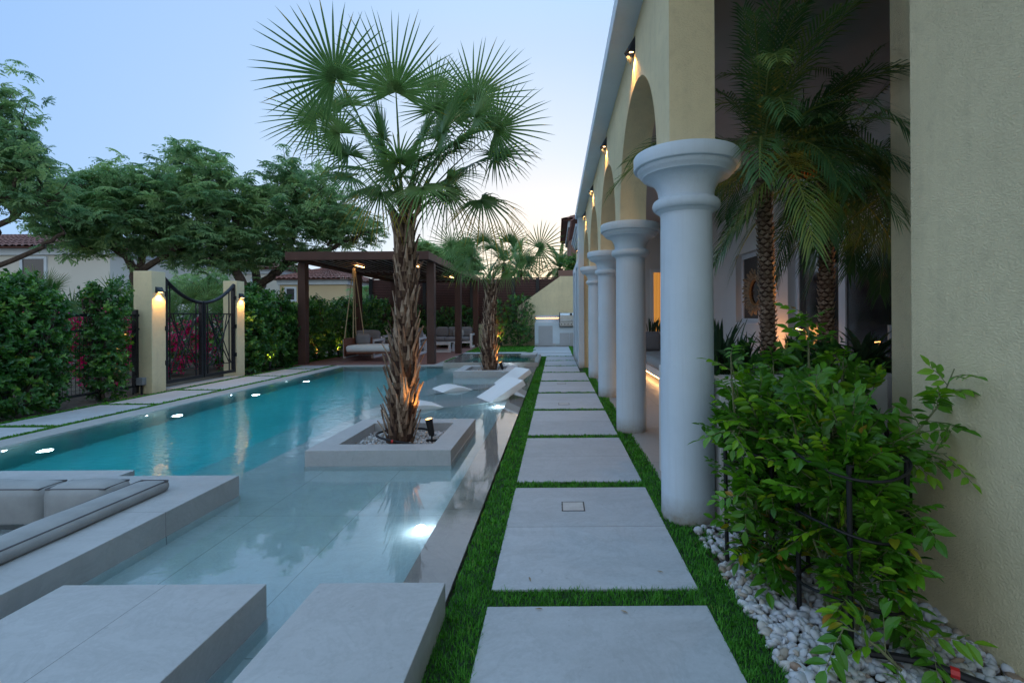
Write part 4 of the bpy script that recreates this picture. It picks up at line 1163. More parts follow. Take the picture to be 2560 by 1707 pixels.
# ================================================================== foliage materials
M['fan'] = m_leaf('fan_leaf', [(0.0, (0.06, 0.135, 0.045)), (0.5, (0.11, 0.215, 0.07)), (0.86, (0.17, 0.29, 0.09)), (0.93, (0.25, 0.22, 0.03)), (1.0, (0.35, 0.26, 0.04))], 0.30, 0.42)
M['date'] = m_leaf('date_leaf', [(0.0, (0.04, 0.11, 0.04)), (0.6, (0.085, 0.19, 0.06)), (1.0, (0.22, 0.27, 0.06))], 0.25, 0.45)
M['acacia'] = m_leaf('acacia_leaf', [(0.0, (0.12, 0.23, 0.12)), (0.5, (0.20, 0.34, 0.16)), (1.0, (0.34, 0.48, 0.21))], 0.5, 0.55, 0.25)
M['shrub'] = m_leaf('shrub_leaf', [(0.0, (0.025, 0.095, 0.022)), (0.6, (0.055, 0.18, 0.035)), (0.95, (0.14, 0.32, 0.045)), (1.0, (0.26, 0.26, 0.03))], 0.28, 0.30, 0.5)
M['murraya'] = m_leaf('murraya_leaf', [(0.0, (0.032, 0.115, 0.010)), (0.55, (0.090, 0.26, 0.018)), (0.88, (0.26, 0.48, 0.025)), (0.95, (0.30, 0.27, 0.02)), (1.0, (0.38, 0.18, 0.03))], 0.30, 0.35, 0.45)
M['agave'] = m_leaf('snake_leaf', [(0.0, (0.018, 0.05, 0.024)), (1.0, (0.05, 0.10, 0.045))], 0.1, 0.4)
M['petal'] = m_leaf('bougainvillea_bract', [(0.0, (0.75, 0.02, 0.16)), (0.7, (0.90, 0.05, 0.28)), (0.85, (0.45, 0.03, 0.35)), (1.0, (0.75, 0.70, 0.72))], 0.3, 0.6, 0.2)
M['grass'] = m_leaf('grass_blade', [(0.0, (0.032, 0.13, 0.012)), (0.6, (0.070, 0.28, 0.026)), (0.92, (0.12, 0.38, 0.045)), (1.0, (0.30, 0.32, 0.10))], 0.25, 0.5, 0.3)
def m_boot():
    m, nt, p = new_mat('palm_boot')
    at = N(nt, 'ShaderNodeAttribute', attribute_name='rnd')
    mp = N(nt, 'ShaderNodeMapping'); mp.inputs['Scale'].default_value = (60, 60, 7); nt.links.new(wpos(nt), mp.inputs[0])
    n1 = noise(nt, mp.outputs[0], 1, 6, 0.7, 0.5)
    c = ramp(nt, at.outputs['Fac'], [(0.0, (0.05, 0.022, 0.013)), (0.3, (0.20, 0.13, 0.085)), (0.7, (0.38, 0.285, 0.21)), (1.0, (0.52, 0.42, 0.32))])
    f = ramp(nt, n1.outputs[0], [(0.3, (0.35, 0.3, 0.28)), (0.62, (1.15, 1.12, 1.1))])
    cc = mixc(nt, 1.0, c.outputs[0], f.outputs[0], 'MULTIPLY')
    nt.links.new(cc, p.inputs['Base Color']); p.inputs['Roughness'].default_value = 0.9
    bump(nt, p, n1.outputs[0], 0.9, 0.01)
    return m
M['boot'] = m_boot()

def basis(n_):
    """orthonormal u,v for unit vectors n_ (k,3)"""
    n_ = norm(np.asarray(n_, float)); a = np.where(np.abs(n_[:, 2:3]) < 0.9, np.array([[0, 0, 1.]]), np.array([[1., 0, 0]]))
    u = norm(np.cross(a, n_)); v = np.cross(n_, u); return u, v

def leaves(P0, D, Nn, L, W, fold=0.15, curl=0.12):
    """rhombic two-facet leaves with midrib: P0 base (k,3), D direction, Nn normal, L, W arrays"""
    k = len(P0); L = np.broadcast_to(L, (k,))[:, None]; W = np.broadcast_to(W, (k,))[:, None]
    D = norm(D); S_ = norm(np.cross(D, Nn)); Nn = np.cross(S_, D)
    m = P0 + D * L * 0.42 - Nn * 0
    t = P0 + D * L - Nn * L * curl
    a = m + S_ * W * 0.5 + Nn * W * fold; b = m - S_ * W * 0.5 + Nn * W * fold
    V = np.stack([P0, a, t, b], 1).reshape(-1, 3)
    F = np.arange(k)[:, None] * 4
    F = np.concatenate([F + np.array([[0, 1, 2]]), F + np.array([[0, 2, 3]])], 1).reshape(-1, 3)
    return V, F

def leaves6(P0, D, Nn, L, W, fold=0.18, curl=0.18):
    """finer leaves, pointed oval with curved midrib (for the near shrub)"""
    k = len(P0); L = np.broadcast_to(L, (k,))[:, None]; W = np.broadcast_to(W, (k,))[:, None]
    D = norm(D); S_ = norm(np.cross(D, Nn)); Nn = np.cross(S_, D)
    def mid(t): return P0 + D * L * t - Nn * L * curl * t * t
    def side(t, w, s): return mid(t) + S_ * W * w * s + Nn * W * fold * w * 1.6
    pts = [mid(0.0), side(.22, .36, 1), side(.5, .5, 1), side(.78, .30, 1), mid(1.0), side(.78, .30, -1), side(.5, .5, -1), side(.22, .36, -1), mid(.25), mid(.52), mid(.78)]
    V = np.stack(pts, 1).reshape(-1, 3)
    tri = np.array([[0, 1, 8], [1, 2, 9], [1, 9, 8], [2, 3, 10], [2, 10, 9], [3, 4, 10], [0, 8, 7], [7, 8, 9], [7, 9, 6], [6, 9, 10], [6, 10, 5], [5, 10, 4]])
    F = (np.arange(k)[:, None, None] * 11 + tri[None]).reshape(-1, 3)
    return V, F, 12

def limb_tube(mb, pts, r0, r1, n=7):
    k = len(pts); mb.tube(pts, [r0 + (r1 - r0) * i / (k - 1) for i in range(k)], n)

# ================================================================== fan palms in the pool planters
def fan_leaf(hub, axis, up, rad, nseg, spread, rng, droop=0.0, yellow=0.0):
    """palmate leaf: axis = direction the blade points from the hub, up = blade normal"""
    axis = axis / np.linalg.norm(axis); side = np.cross(axis, up); side /= np.linalg.norm(side); nn = np.cross(side, axis)
    Vs = []; Fs = []; rn = []; c = 0
    base = rng.uniform(0.1, 0.75)
    for i in range(nseg):
        t = (i + .5) / nseg * 2 - 1
        a = t * spread
        Ls = rad * (1.0 - 0.22 * abs(t) ** 2) * rng.uniform(.92, 1.05)
        d = axis * math.cos(a) + side * math.sin(a)
        s_ = -axis * math.sin(a) + side * math.cos(a)
        pl = 0.10 * (1 if i % 2 else -1)
        w0 = rad * math.tan(spread / nseg) * 0.55
        ks = [0.0, 0.16, 0.29, 0.55, 0.80, 1.0]
        ws = [0.05, .9, 1.35, 1.15, .75, .06]
        kk = []
        bend = rng.uniform(0.5, 1.3); tw = rng.uniform(-.05, .05)
        for q, w in zip(ks, ws):
            sag = (droop * bend) * (max(0, q - .2) ** 2) * Ls
            p = hub + d * Ls * q + nn * (0.10 * rad * math.cos(a) * q * 0.6) + np.array([0, 0, -1.0]) * sag + s_ * tw * Ls * q * q
            ww = w0 * w * (0.36 if q < .5 else 0.31)
            if q == 0.0: ww = rad * .02
            if q == 0.16: ww = rad * .16 * math.sin(spread / nseg) * 1.0
            if q == 0.29: ww = min(rad * .29 * math.sin(spread / nseg), 0.0105 + rad * .003)
            fold_ = nn * ww * 0.8
            kk += [p + s_ * ww + fold_, p - fold_ * .2, p - s_ * ww + fold_]
        Vs += kk
        for j in range(5):
            o = c + j * 3
            Fs += [(o, o + 3, o + 4, o + 1), (o + 1, o + 4, o + 5, o + 2)]
            y = base + rng.uniform(-.1, .1)
            if yellow and j >= 3: y = 0.9 + rng.uniform(0, .1)
            elif j == 4 and rng.random() < .25: y = .92
            rn += [y, y]
        c += 18
    return Vs, Fs, rn

def fan_palm(name_pos, base, top, r0, r1, hubs, rad, seed, label, nboot, nseg=34, boot_len=0.17):
    rng = np.random.default_rng(seed)
    e = empty('fan_palm', base, label, 'palm', 'fan palms in the pool planters')
    base = np.array(base, float); top = np.array(top, float)
    # trunk core + boots
    Vs = []; Fs = []; rn = []
    def ax(t):
        p = base + (top - base) * t
        p[0] += 0.02 * math.sin(t * 5 + seed); p[1] += 0.015 * math.sin(t * 4 + 1)
        return p
    nr, nk = 40, 16
    for i in range(nr + 1):
        t = i / nr; r = (r0 + (r1 - r0) * min(1, t * 1.5)) * (0.80 + .08 * math.sin(i * 2.1)); p = ax(t)
        for k in range(nk):
            a = 2 * math.pi * k / nk; rr = r * (1 + rng.uniform(-.08, .08))
            Vs.append(p + np.array([math.cos(a) * rr, math.sin(a) * rr, 0]))
    for i in range(nr):
        for k in range(nk):
            a = i * nk + k; b = i * nk + (k + 1) % nk
            Fs.append((a, b, b + nk, a + nk)); rn.append(rng.uniform(0.0, .3))
    golden = 2.39996
    for i in range(nboot):
        t = i / nboot; a = i * golden + rng.uniform(-.15, .15); p = ax(t * 0.985)
        r = (r0 + (r1 - r0) * min(1, t * 1.5)) * 0.80
        o = np.array([math.cos(a), math.sin(a), 0]); s_ = np.array([-math.sin(a), math.cos(a), 0])
        low = t < .45
        L = boot_len * rng.uniform(.75, 1.3) * (1.15 if low else .95); W = boot_len * rng.uniform(.22, .36)
        out = rng.uniform(.18, .40) if t < .3 else (rng.uniform(.10, .28) if low else rng.uniform(.06, .18))
        if t > .93: out = .35; L *= 1.2
        d = norm(np.array([0, 0, 1.0]) + o * out + s_ * rng.uniform(-.18, .18))
        b0 = p + o * r * 0.95
        cl = rng.uniform(.25, 1.0) if rng.random() > .12 else rng.uniform(0, .2)
        n0 = len(Vs); th = W * 0.22
        prof = [(0, .95), (.25, .9), (.55, .55), (.8, .34), (1.0, .16 + rng.uniform(0, .12))]
        tipc = rng.uniform(-.12, .2)
        for q, w in prof:
            c_ = b0 + d * L * q + o * (L * tipc * q * q)
            Vs += [c_ + s_ * W * w * .5, c_ + o * th * (1.25 - q * .5), c_ - s_ * W * w * .5, c_ - o * th * .4]
        for j in range(4):
            for q in range(4):
                aa = n0 + j * 4 + q; bb = n0 + j * 4 + (q + 1) % 4
                Fs.append((aa, bb, bb + 4, aa + 4)); rn.append(np.clip(cl + rng.uniform(-.12, .12) - (0.45 if j == 0 else 0), 0, 1))
        Fs.append((n0 + 16, n0 + 17, n0 + 18, n0 + 19)); rn.append(min(1, cl + .1))
    np_mesh('trunk', np.array(Vs), np.array(Fs), M['boot'], rn, e)
    # crown
    Vs = []; Fs = []; rn = []
    ct = top.copy()
    for (hx, hy, hz, facing, rr, droop, yel) in hubs:
        hub = np.array([hx, hy, hz]); st = ct + np.array([rng.uniform(-.04, .04), rng.uniform(-.04, .04), rng.uniform(-.12, .12)])
        dv = hub - st; L = np.linalg.norm(dv)
        mid = st + dv * .5 + np.array([0, 0, L * 0.10])
        axis = norm(dv + np.array([0, 0, -.15 * L - droop * .4]))
        # blade normal: mix of up and facing
        nn = norm(np.array(facing, float)); nn = norm(nn - axis * (nn @ axis) * .7)
        n0 = len(Vs); up = norm(np.cross(np.cross(dv, [0, 0, 1.0]) + 1e-6, dv)); sd = norm(np.cross(dv, up))
        pts = []
        for k in range(7):
            t = k / 6; p = (1 - t) ** 2 * st + 2 * t * (1 - t) * mid + t * t * hub; w = 0.011 * (1 - t) + 0.005
            pts.append(p); Vs += [p + sd * w, p - up * w * .7, p - sd * w, p + up * w * .3]
        for k in range(6):
            for q in range(4):
                a = n0 + k * 4 + q; b = n0 + k * 4 + (q + 1) % 4; Fs.append((a, b, b + 4, a + 4)); rn.append(rng.uniform(.6, .85))
        c = len(Vs)
        v, f, r_ = fan_leaf(hub, axis, nn, rad * rr, nseg, R(rng.uniform(118, 150)), rng, droop, yel)
        Vs += v; Fs += [tuple(x + c for x in q) for q in f]; rn += r_
    np_mesh('crown', np.array(Vs), np.array(Fs), M['fan'], rn, e)
    return e

def pix(px, py, Y):
    """point at depth Y seen at photo pixel (used once to place organic leaf tips in the crown)"""
    return ((px - 1390) * Y / 1190, Y, 1.2 - (py - 791) * Y / 1190)
C0 = (-1.36, 4.36, 2.30)
fr_ = (0, -1, .15)
H1 = []
def hb(px, py, Y, facing=(0, -1, .2), rr=1.0, droop=.12, yel=0):
    H1.append((*pix(px, py, Y), facing, rr, droop, yel))
hb(841, 190, 4.05, (.15, -1, .25), 1.0, .10); hb(993, 225, 3.95, (0, -1, .35), .95, .05); hb(965, 385, 4.05, (.1, -.7, .7), .62, .55); hb(1050, 400, 4.0, (-.1, -.7, .7), .60, .6); hb(1095, 345, 4.25, (-.2, -.8, .6), .66, .3); hb(1000, 440, 4.25, (0, -.6, .8), .55, .9); hb(920, 470, 4.45, (.3, -.5, .8), .58, .9); hb(1120, 480, 4.35, (-.3, -.5, .8), .6, .9); hb(792, 292, 4.45, (.3, -1, .1), .78, .12)
hb(1090, 275, 4.3, (-.2, -1, .5), .78, .08); hb(1190, 245, 4.4, (-.15, -1, .25), .95, .04); hb(1192, 290, 4.1, (-.4, -.8, .5), .72, .25)
hb(1242, 325, 4.2, (-.1, -1, .3), .84, .15); hb(872, 385, 4.3, (.3, -.6, .9), .76, .25); hb(868, 262, 4.75, (.3, -1, .3), .7, .2)
hb(1000, 405, 3.9, (0, -.8, .6), .72, .35); hb(1140, 360, 4.0, (-.3, -.4, 1), .74, .6); hb(1182, 410, 4.35, (-.4, -.4, 1), .75, .5)
hb(1205, 500, 4.2, (-.3, -.5, 1), .72, .9, 1); hb(1060, 468, 3.85, (-.1, -.5, 1), .66, .8); hb(955, 480, 4.1, (.3, -.5, 1), .55, 1.0, 1)
hb(915, 420, 4.6, (.4, -.4, 1), .68, .5); hb(1090, 215, 4.85, (0, -1, .4), .72, .05)
hb(1055, 345, 4.75, (-.2, .4, 1), .75, .3); hb(930, 345, 4.85, (.2, .5, 1), .75, .3); hb(1120, 445, 4.7, (-.3, .5, 1), .7, .6); hb(900, 290, 4.95, (.2, .6, 1), .85, .2)
hb(1110, 330, 4.0, (-.3, -.8, .7), .72, .2)
hb(1135, 300, 4.9, (-.2, -.8, .7), .8, .2)
hb(960, 345, 4.0, (.15, -.8, .6), .7, .3)
hb(850, 330, 4.2, (.3, -.8, .5), .72, .3); hb(1150, 270, 4.6, (-.3, -.9, .4), .8, .1); hb(1090, 400, 4.15, (-.2, -.6, .9), .72, .5); hb(880, 440, 4.15, (.35, -.5, .9), .62, .7); hb(1240, 390, 4.5, (-.3, -.8, .6), .7, .4)
fan_palm('near', (-1.44, 4.42, 0.03), (-1.375, 4.37, 2.12), 0.140, 0.098, H1, 0.66, 5, 'tall fan palm with a rough brown trunk in the near stone planter', 240, 35, 0.19)
H2 = []
rngh = np.random.default_rng(12)
for (px, py, Y, rr, dr) in ((1130, 612, 9.6, .8, .05), (1350, 620, 9.5, .92, .1), (1180, 640, 9.4, .8, .4), (1275, 605, 9.9, .75, .1), (1210, 600, 10.2, .8, .1), (1240, 655, 9.3, .65, .5), (1155, 660, 9.9, .65, .6), (1300, 650, 10.1, .8, .4),
                            (1195, 680, 9.5, .55, .9), (1265, 680, 9.9, .5, .8), (1320, 655, 9.8, .7, .4), (1230, 620, 10.5, .8, .3), (1165, 610, 10.4, .8, .3), (1290, 625, 9.4, .7, .3)):
    H2.append((*pix(px, py, Y), (rngh.uniform(-.4, .4), -1, rngh.uniform(.1, .8)), rr, dr, 0))
fan_palm('far', (-1.40, 9.97, 0.03), (-1.355, 9.95, 1.88), 0.19, 0.135, H2, 0.70, 9, 'smaller fan palm with a shaggy trunk in the far stone planter', 170, 26, 0.20)

# ================================================================== pinnate palms
def pinnate(Vs, Fs, rn, st, d0, L, droop, nl, ll, lw, rng, ang=.9, hang=.5, col=(0, 1), cull=None):
    d0 = norm(np.array(d0, float)); p = np.array(st, float); d = d0.copy()
    steps = 14; pts = [p.copy()]; ds = [d.copy()]
    for i in range(steps):
        d = norm(d + np.array([0, 0, -1.0]) * droop * (0.4 + i / steps) / steps)
        p = p + d * L / steps; pts.append(p.copy()); ds.append(d.copy())
    pts = np.array(pts); ds = np.array(ds)
    if cull is not None and cull(pts): return
    sd0 = norm(np.cross(d0, [0, 0, 1.0]) + 1e-6)
    n0 = len(Vs)
    for i in range(steps + 1):
        w = .008 * (1 - i / steps) + .002; u = norm(np.cross(sd0, ds[i]))
        Vs += [pts[i] + sd0 * w, pts[i] - u * w, pts[i] - sd0 * w]
    for i in range(steps):
        for q in range(3):
            a = n0 + i * 3 + q; b = n0 + i * 3 + (q + 1) % 3; Fs.append((a, b, b + 3, a + 3)); rn.append(.9)
    cb = rng.uniform(*col)
    for j in range(nl):
        t = .14 + .86 * j / nl; f = t * steps; i = min(int(f), steps - 1); q = pts[i] + (pts[i + 1] - pts[i]) * (f - i); dd = ds[i]
        u = norm(np.cross(sd0, dd)); lj = ll * (math.sin(math.pi * (0.12 + .80 * t)) ** .6) * rng.uniform(.85, 1.1)
        for s in (-1, 1):
            a = ang * (1 - .5 * t)
            ld = norm(dd * math.cos(a) + sd0 * s * math.sin(a) + u * rng.uniform(0, .25))
            m1 = q + ld * lj * .5 + np.array([0, 0, -1]) * lj * hang * .12
            e1 = q + ld * lj * .95 + np.array([0, 0, -1]) * lj * hang * .5
            wv = norm(np.cross(ld, u)) * lw * .5
            n0 = len(Vs); Vs += [q + wv * .6, q - wv * .6, m1 + wv, m1 - wv, e1]
            Fs += [(n0, n0 + 1, n0 + 3, n0 + 2), (n0 + 2, n0 + 3, n0 + 4, n0 + 4)]; rn += [np.clip(cb + rng.uniform(-.15, .15), 0, 1)] * 2

def quads_fix(F): return np.array(F)

def date_palm(base, top, r, nfr, L, ll, lw, seed, label, group, elev=(-.5, 1.2), droop=(1.0, 2.0), nl=40, knob=True, col=(0, .8), hang=.6, face=None, cull=None):
    rng = np.random.default_rng(seed)
    e = empty('date_palm', base, label, 'palm', group)
    base = np.array(base, float); top = np.array(top, float)
    Vs = []; Fs = []; rn = []
    H_ = top - base; hl = np.linalg.norm(H_)
    nr, nk = max(8, int(hl / .06)), 14
    for i in range(nr + 1):
        t = i / nr; p = base + H_ * t; rr = r * (1.0 + .25 * max(0, t - .8) * 3)
        for k in range(nk):
            a = 2 * math.pi * k / nk; Vs.append(p + np.array([math.cos(a), math.sin(a), 0]) * rr * rng.uniform(.92, 1.0))
    for i in range(nr):
        for k in range(nk):
            a = i * nk + k; b = i * nk + (k + 1) % nk; Fs.append((a, b, b + nk, a + nk)); rn.append(rng.uniform(0, .2))
    if knob:
        i = 0; z = 0
        rows = int(hl / (r * .62))
        for row in range(rows):
            for k in range(7):
                a = 2 * math.pi * (k + .5 * (row % 2)) / 7 + rng.uniform(-.1, .1); p = base + H_ * (row + rng.uniform(-.1, .1)) / rows
                o = np.array([math.cos(a), math.sin(a), 0]); s_ = np.array([-math.sin(a), math.cos(a), 0])
                c0 = p + o * r * .92; n0 = len(Vs); w = r * .50; h = r * .55
                Vs += [c0 - s_ * w, c0 + np.array([0, 0, -h * .4]) + o * r * .16, c0 + s_ * w, c0 + o * r * (.34 + rng.uniform(0, .14)) + np.array([0, 0, h * .75]), c0 + np.array([0, 0, h * .3])]
                cc = rng.uniform(.4, .8)
                Fs += [(n0, n0 + 1, n0 + 3, n0 + 3), (n0 + 1, n0 + 2, n0 + 3, n0 + 3), (n0, n0 + 3, n0 + 4, n0 + 4), (n0 + 2, n0 + 4, n0 + 3, n0 + 3)]; rn += [cc, cc, cc * .4, cc * .4]
    tq('trunk', Vs, Fs, M['boot'], rn, e)
    Vs = []; Fs = []; rn = []
    for i in range(nfr):
        t = i / nfr; a = i * 2.39996 + rng.uniform(-.2, .2)
        if face is not None and i % 2: a = face + rng.uniform(-1.3, 1.3)
        el = elev[1] + (elev[0] - elev[1]) * t
        d = np.array([math.cos(a) * math.cos(el), math.sin(a) * math.cos(el), math.sin(el)])
        pinnate(Vs, Fs, rn, top + np.array([0, 0, rng.uniform(-.08, .05)]), d, L * rng.uniform(.8, 1.1), rng.uniform(*droop), nl, ll, lw, rng, hang=hang, col=col, cull=cull)
    tq('crown', Vs, Fs, M['date'], rn, e)
    return e

def tq(name, Vs, Fs, mat, rn, parent):
    """mixed tris/quads: split the degenerate quads"""
    T = []; r2 = []
    for f, r in zip(Fs, rn):
        T.append((f[0], f[1], f[2])); r2.append(r)
        if f[2] != f[3]: T.append((f[0], f[2], f[3])); r2.append(r)
    return np_mesh(name, np.array(Vs), np.array(T), mat, r2, parent)

def hits_wall(p):
    # a frond may not pass through the arcade wall, the first column, the ceiling or the pier
    w = (p[:, 0] < 1.02) & (p[:, 1] > 2.60) & (((p[:, 2] > 2.0) & ((p[:, 1] < 3.25) | (np.abs(p[:, 1] - 4.97) < .3) | (p[:, 2] > 2.7))) | ((p[:, 0] > .55) & (p[:, 1] < 3.12)))
    return bool(w.any() or (p[:, 2] > 3.26).any() or ((p[:, 0] > 1.88) & (np.abs(p[:, 1] - 2.85) < .22)).any() or ((p[:, 0] > 1.42) & (p[:, 1] < 2.12)).any())
GP = 'slender date palms in the veranda planter'
date_palm((1.47, 3.28, .77), (1.42, 3.26, 2.30), .048, 52, 1.14, .26, .0108, 21, 'front slender date palm in the veranda planter, its trunk ringed with leaf scars', GP, elev=(-.2, 1.4), droop=(1.2, 2.1), nl=34, hang=.8, face=-1.6, cull=hits_wall)
date_palm((1.98, 3.50, .77), (1.95, 3.42, 2.25), .048, 44, 1.12, .26, .0108, 22, 'rear slender date palm, darker and standing right of the front one', GP, elev=(-.35, 1.35), droop=(1.2, 2.1), nl=34, hang=.8, cull=hits_wall)
date_palm((2.6, 3.4, .77), (2.45, 3.35, 2.1), .045, 46, 1.05, .26, .0115, 23, 'rightmost slender date palm half hidden behind the cream pier', GP, elev=(-.5, 1.2), droop=(1.3, 2.3), nl=32, hang=.9, cull=hits_wall)
GF = 'distant date palms against the sunset'
for (x, y, z, L, sd_, w) in ((-5.2, 48, 6.6, 3.0, 1, 'left of the three distant date palms, behind the small planter palm'), (-3.2, 42, 5.3, 2.9, 2, 'middle distant date palm above the slatted screen'), (0.35, 38, 5.0, 2.4, 3, 'right distant date palm beside the brown villa')):
    date_palm((x, y, 0), (x, y, z), .22, 46, L, .42, .05, sd_ + 40, w, GF, elev=(-.5, 1.3), droop=(.8, 1.6), nl=36, knob=False, col=(.1, .8))

# ================================================================== broadleaf trees
def spray_template(rng, nb=6, nl=8, Lb=.21, ll=.062, lw=.028):
    """umbrella of pinnae: returns P0, D, N for leaflets, relative to origin, opening along +z and drooping"""
    P0 = []; D = []; Nn = []
    for b in range(nb):
        a = 2 * math.pi * b / nb + rng.uniform(-.3, .3); o = np.array([math.cos(a), math.sin(a), 0]); s = np.array([-math.sin(a), math.cos(a), 0])
        L = Lb * rng.uniform(.7, 1.15)
        for j in range(nl):
            t = (j + .5) / nl
            p = o * L * t + np.array([0, 0, .18 * L * t - .55 * L * t * t])
            for sg in (-1, 1):
                P0.append(p); D.append(s * sg * .8 + o * .45 + np.array([0, 0, -.25 - rng.uniform(0, .3)])); Nn.append(np.array([0, 0, 1.0]) + o * .3 + rng.normal(size=3) * .2)
    return np.array(P0), norm(np.array(D)), norm(np.array(Nn))

def tree(name, label, base, forks, blobs, nspray, seed, group, mat='acacia', r0=.16, scale=1.0, lr=(.0, 1.0), leafy=1.0):
    """forks: trunk polylines (each list of points, r_start, r_end); blobs: (x,y,z,rx,ry,rz)"""
    rng = np.random.default_rng(seed)
    e = empty(name, base, label, 'tree', group)
    mb = MB(); ends = []
    for pts, a, b in forks:
        # densify with wobble
        P_ = [np.array(p, float) for p in pts]; out = []
        for i in range(len(P_) - 1):
            for k in range(5): 
                q = P_[i] + (P_[i + 1] - P_[i]) * k / 5
                out.append(q + (rng.normal(size=3) * a * .28 if (i or k) else 0))
        out.append(P_[-1]); limb_tube(mb, out, a, b, 8); ends += out[len(out) // 2:]
    ends = np.array(ends)
    tmpl = [spray_template(rng) for _ in range(6)]
    BW = np.array([b[3] * b[4] * b[5] for b in blobs]) ** .8; BW /= BW.sum()
    VV = []; FF = []; RR = []; c = 0
    nodes = ends.copy()
    for (x, y, z, rx, ry, rz) in blobs:
        cen = np.array([x, y, z]); j = np.argmin(((ends - cen) ** 2).sum(1)); st = ends[j]
        mid = (st + cen) / 2 + rng.normal(size=3) * .12
        limb_tube(mb, [st, mid, cen], r0 * .3, r0 * .12, 5)
        nodes = np.vstack([nodes, mid[None], cen[None]])
    for i in range(nspray):
        b = blobs[rng.choice(len(blobs), p=BW)]
        u = norm(rng.normal(size=3)); u[2] = u[2] if u[2] > -.45 else -u[2] * .4
        rad = rng.uniform(.12, 1.0) ** .5
        p = np.array(b[:3]) + u * np.array(b[3:]) * rad * rng.uniform(.9, 1.25) + rng.normal(size=3) * np.array([.10, .10, .14])
        if i % 3 == 0:
            j = np.argmin(((nodes - p) ** 2).sum(1)); st = nodes[j]
            if np.linalg.norm(st - p) < 1.6: limb_tube(mb, [st, (st + p) / 2 + rng.normal(size=3) * .06, p], .014, .004, 4)
        P0, D, Nn = tmpl[rng.integers(6)]
        a = rng.uniform(0, 6.28); ca, sa = math.cos(a), math.sin(a); tl = rng.normal() * .7; ct, st_ = math.cos(tl), math.sin(tl)
        Rm = np.array([[ca, -sa, 0], [sa, ca, 0], [0, 0, 1]]) @ np.array([[1, 0, 0], [0, ct, -st_], [0, st_, ct]])
        s = scale * rng.uniform(.75, 1.25)
        keep = rng.random(len(P0)) < .78 * leafy
        Q0 = (P0[keep] @ Rm.T) * s + p; n = len(Q0)
        V, F = leaves(Q0, D[keep] @ Rm.T, Nn[keep] @ Rm.T, .072 * s * rng.uniform(.8, 1.2, n), .030 * s, .1, .2)
        VV.append(V); FF.append(F + c); c += len(V)
        base_ = rng.uniform(*lr)
        RR.append(np.repeat(np.clip(base_ + rng.uniform(-.12, .12, n), 0, 1), 2))
    mb.build('trunk', M['bark'], e, smooth=True)
    np_mesh('crown', np.concatenate(VV), np.concatenate(FF), M[mat], np.concatenate(RR), e)
    return e
def blob(px, py, Y, rp, ry=None, sq=.80):
    x, y, z = pix(px, py, Y); r = rp * Y / 1190
    return (x, y, z, r, ry or r, r * sq)
GT = 'feathery shade trees behind the garden boundary'
tree('shade_tree', 'tall feathery tree cut by the left edge of the photo', (-12.5, 9.5, 0),
     [([(-12.6, 9.3, 0), (-12.3, 9.4, 1.2), (-11.6, 9.4, 2.4), (-10.7, 9.4, 3.2)], .14, .05), ([(-12.4, 9.4, 1.0), (-11.9, 9.6, 2.0), (-10.6, 9.8, 2.7), (-10.2, 9.9, 3.0)], .07, .03), ([(-11.9, 9.4, 2.0), (-11.7, 9.3, 3.6), (-11.3, 9.2, 4.9)], .10, .03)],
     [blob(-70, 225, 9.2, 100), blob(-20, 300, 9.2, 90), blob(-10, 370, 9.2, 105), blob(70, 390, 9.1, 50), blob(50, 420, 9.0, 70), blob(-20, 490, 9.4, 110), blob(110, 500, 9.2, 85), blob(-120, 420, 9.5, 150), blob(60, 330, 9.4, 48)], 900, 31, GT, scale=.85)
tree('shade_tree', 'second feathery tree from the left with its fork above the near gate pillar', (-11.0, 12.5, 0),
     [([(-10.9, 12.5, 0), (-10.95, 12.5, 1.6), (-11.0, 12.5, 2.45)], .17, .13), ([(-11.0, 12.5, 2.4), (-11.8, 12.4, 3.4), (-12.3, 12.3, 4.4)], .10, .04), ([(-11.0, 12.5, 2.4), (-10.7, 12.6, 3.4), (-10.6, 12.6, 4.4)], .09, .04), ([(-10.95, 12.5, 2.4), (-10.0, 12.6, 3.1), (-9.1, 12.8, 3.7)], .09, .04)],
     [blob(200, 480, 12.3, 75), blob(290, 460, 12.5, 80), blob(370, 470, 12.5, 75), blob(250, 540, 12.2, 95), blob(350, 550, 12.4, 90), blob(170, 570, 12.0, 75), blob(430, 560, 12.6, 60), blob(150, 500, 12.2, 50), blob(300, 610, 12.2, 50), blob(390, 610, 12.5, 50), blob(210, 610, 12.0, 45)], 1150, 32, GT)
tree('shade_tree', 'tallest middle feathery tree leaning left behind the gate', (-8.7, 13.4, 0),
     [([(-8.55, 13.5, 0), (-8.6, 13.5, 1.5), (-8.95, 13.4, 2.4), (-9.5, 13.3, 3.1), (-9.95, 13.2, 3.9), (-9.9, 13.2, 4.8)], .17, .06), ([(-9.5, 13.3, 3.1), (-8.9, 13.4, 4.0), (-8.6, 13.5, 4.6)], .09, .04), ([(-9.3, 13.3, 2.8), (-10.4, 13.3, 3.3), (-11.2, 13.3, 3.5)], .07, .03)],
     [blob(490, 400, 13.2, 65), blob(450, 450, 13.2, 55), blob(540, 440, 13.2, 60), blob(480, 500, 13.0, 90), blob(560, 520, 13.1, 85), blob(430, 580, 13.0, 60), blob(530, 600, 13.0, 90), blob(610, 490, 13.4, 50), blob(590, 590, 13.2, 60), blob(390, 530, 13.0, 50), blob(450, 640, 13, 45), blob(540, 650, 13, 55)], 1050, 33, GT)
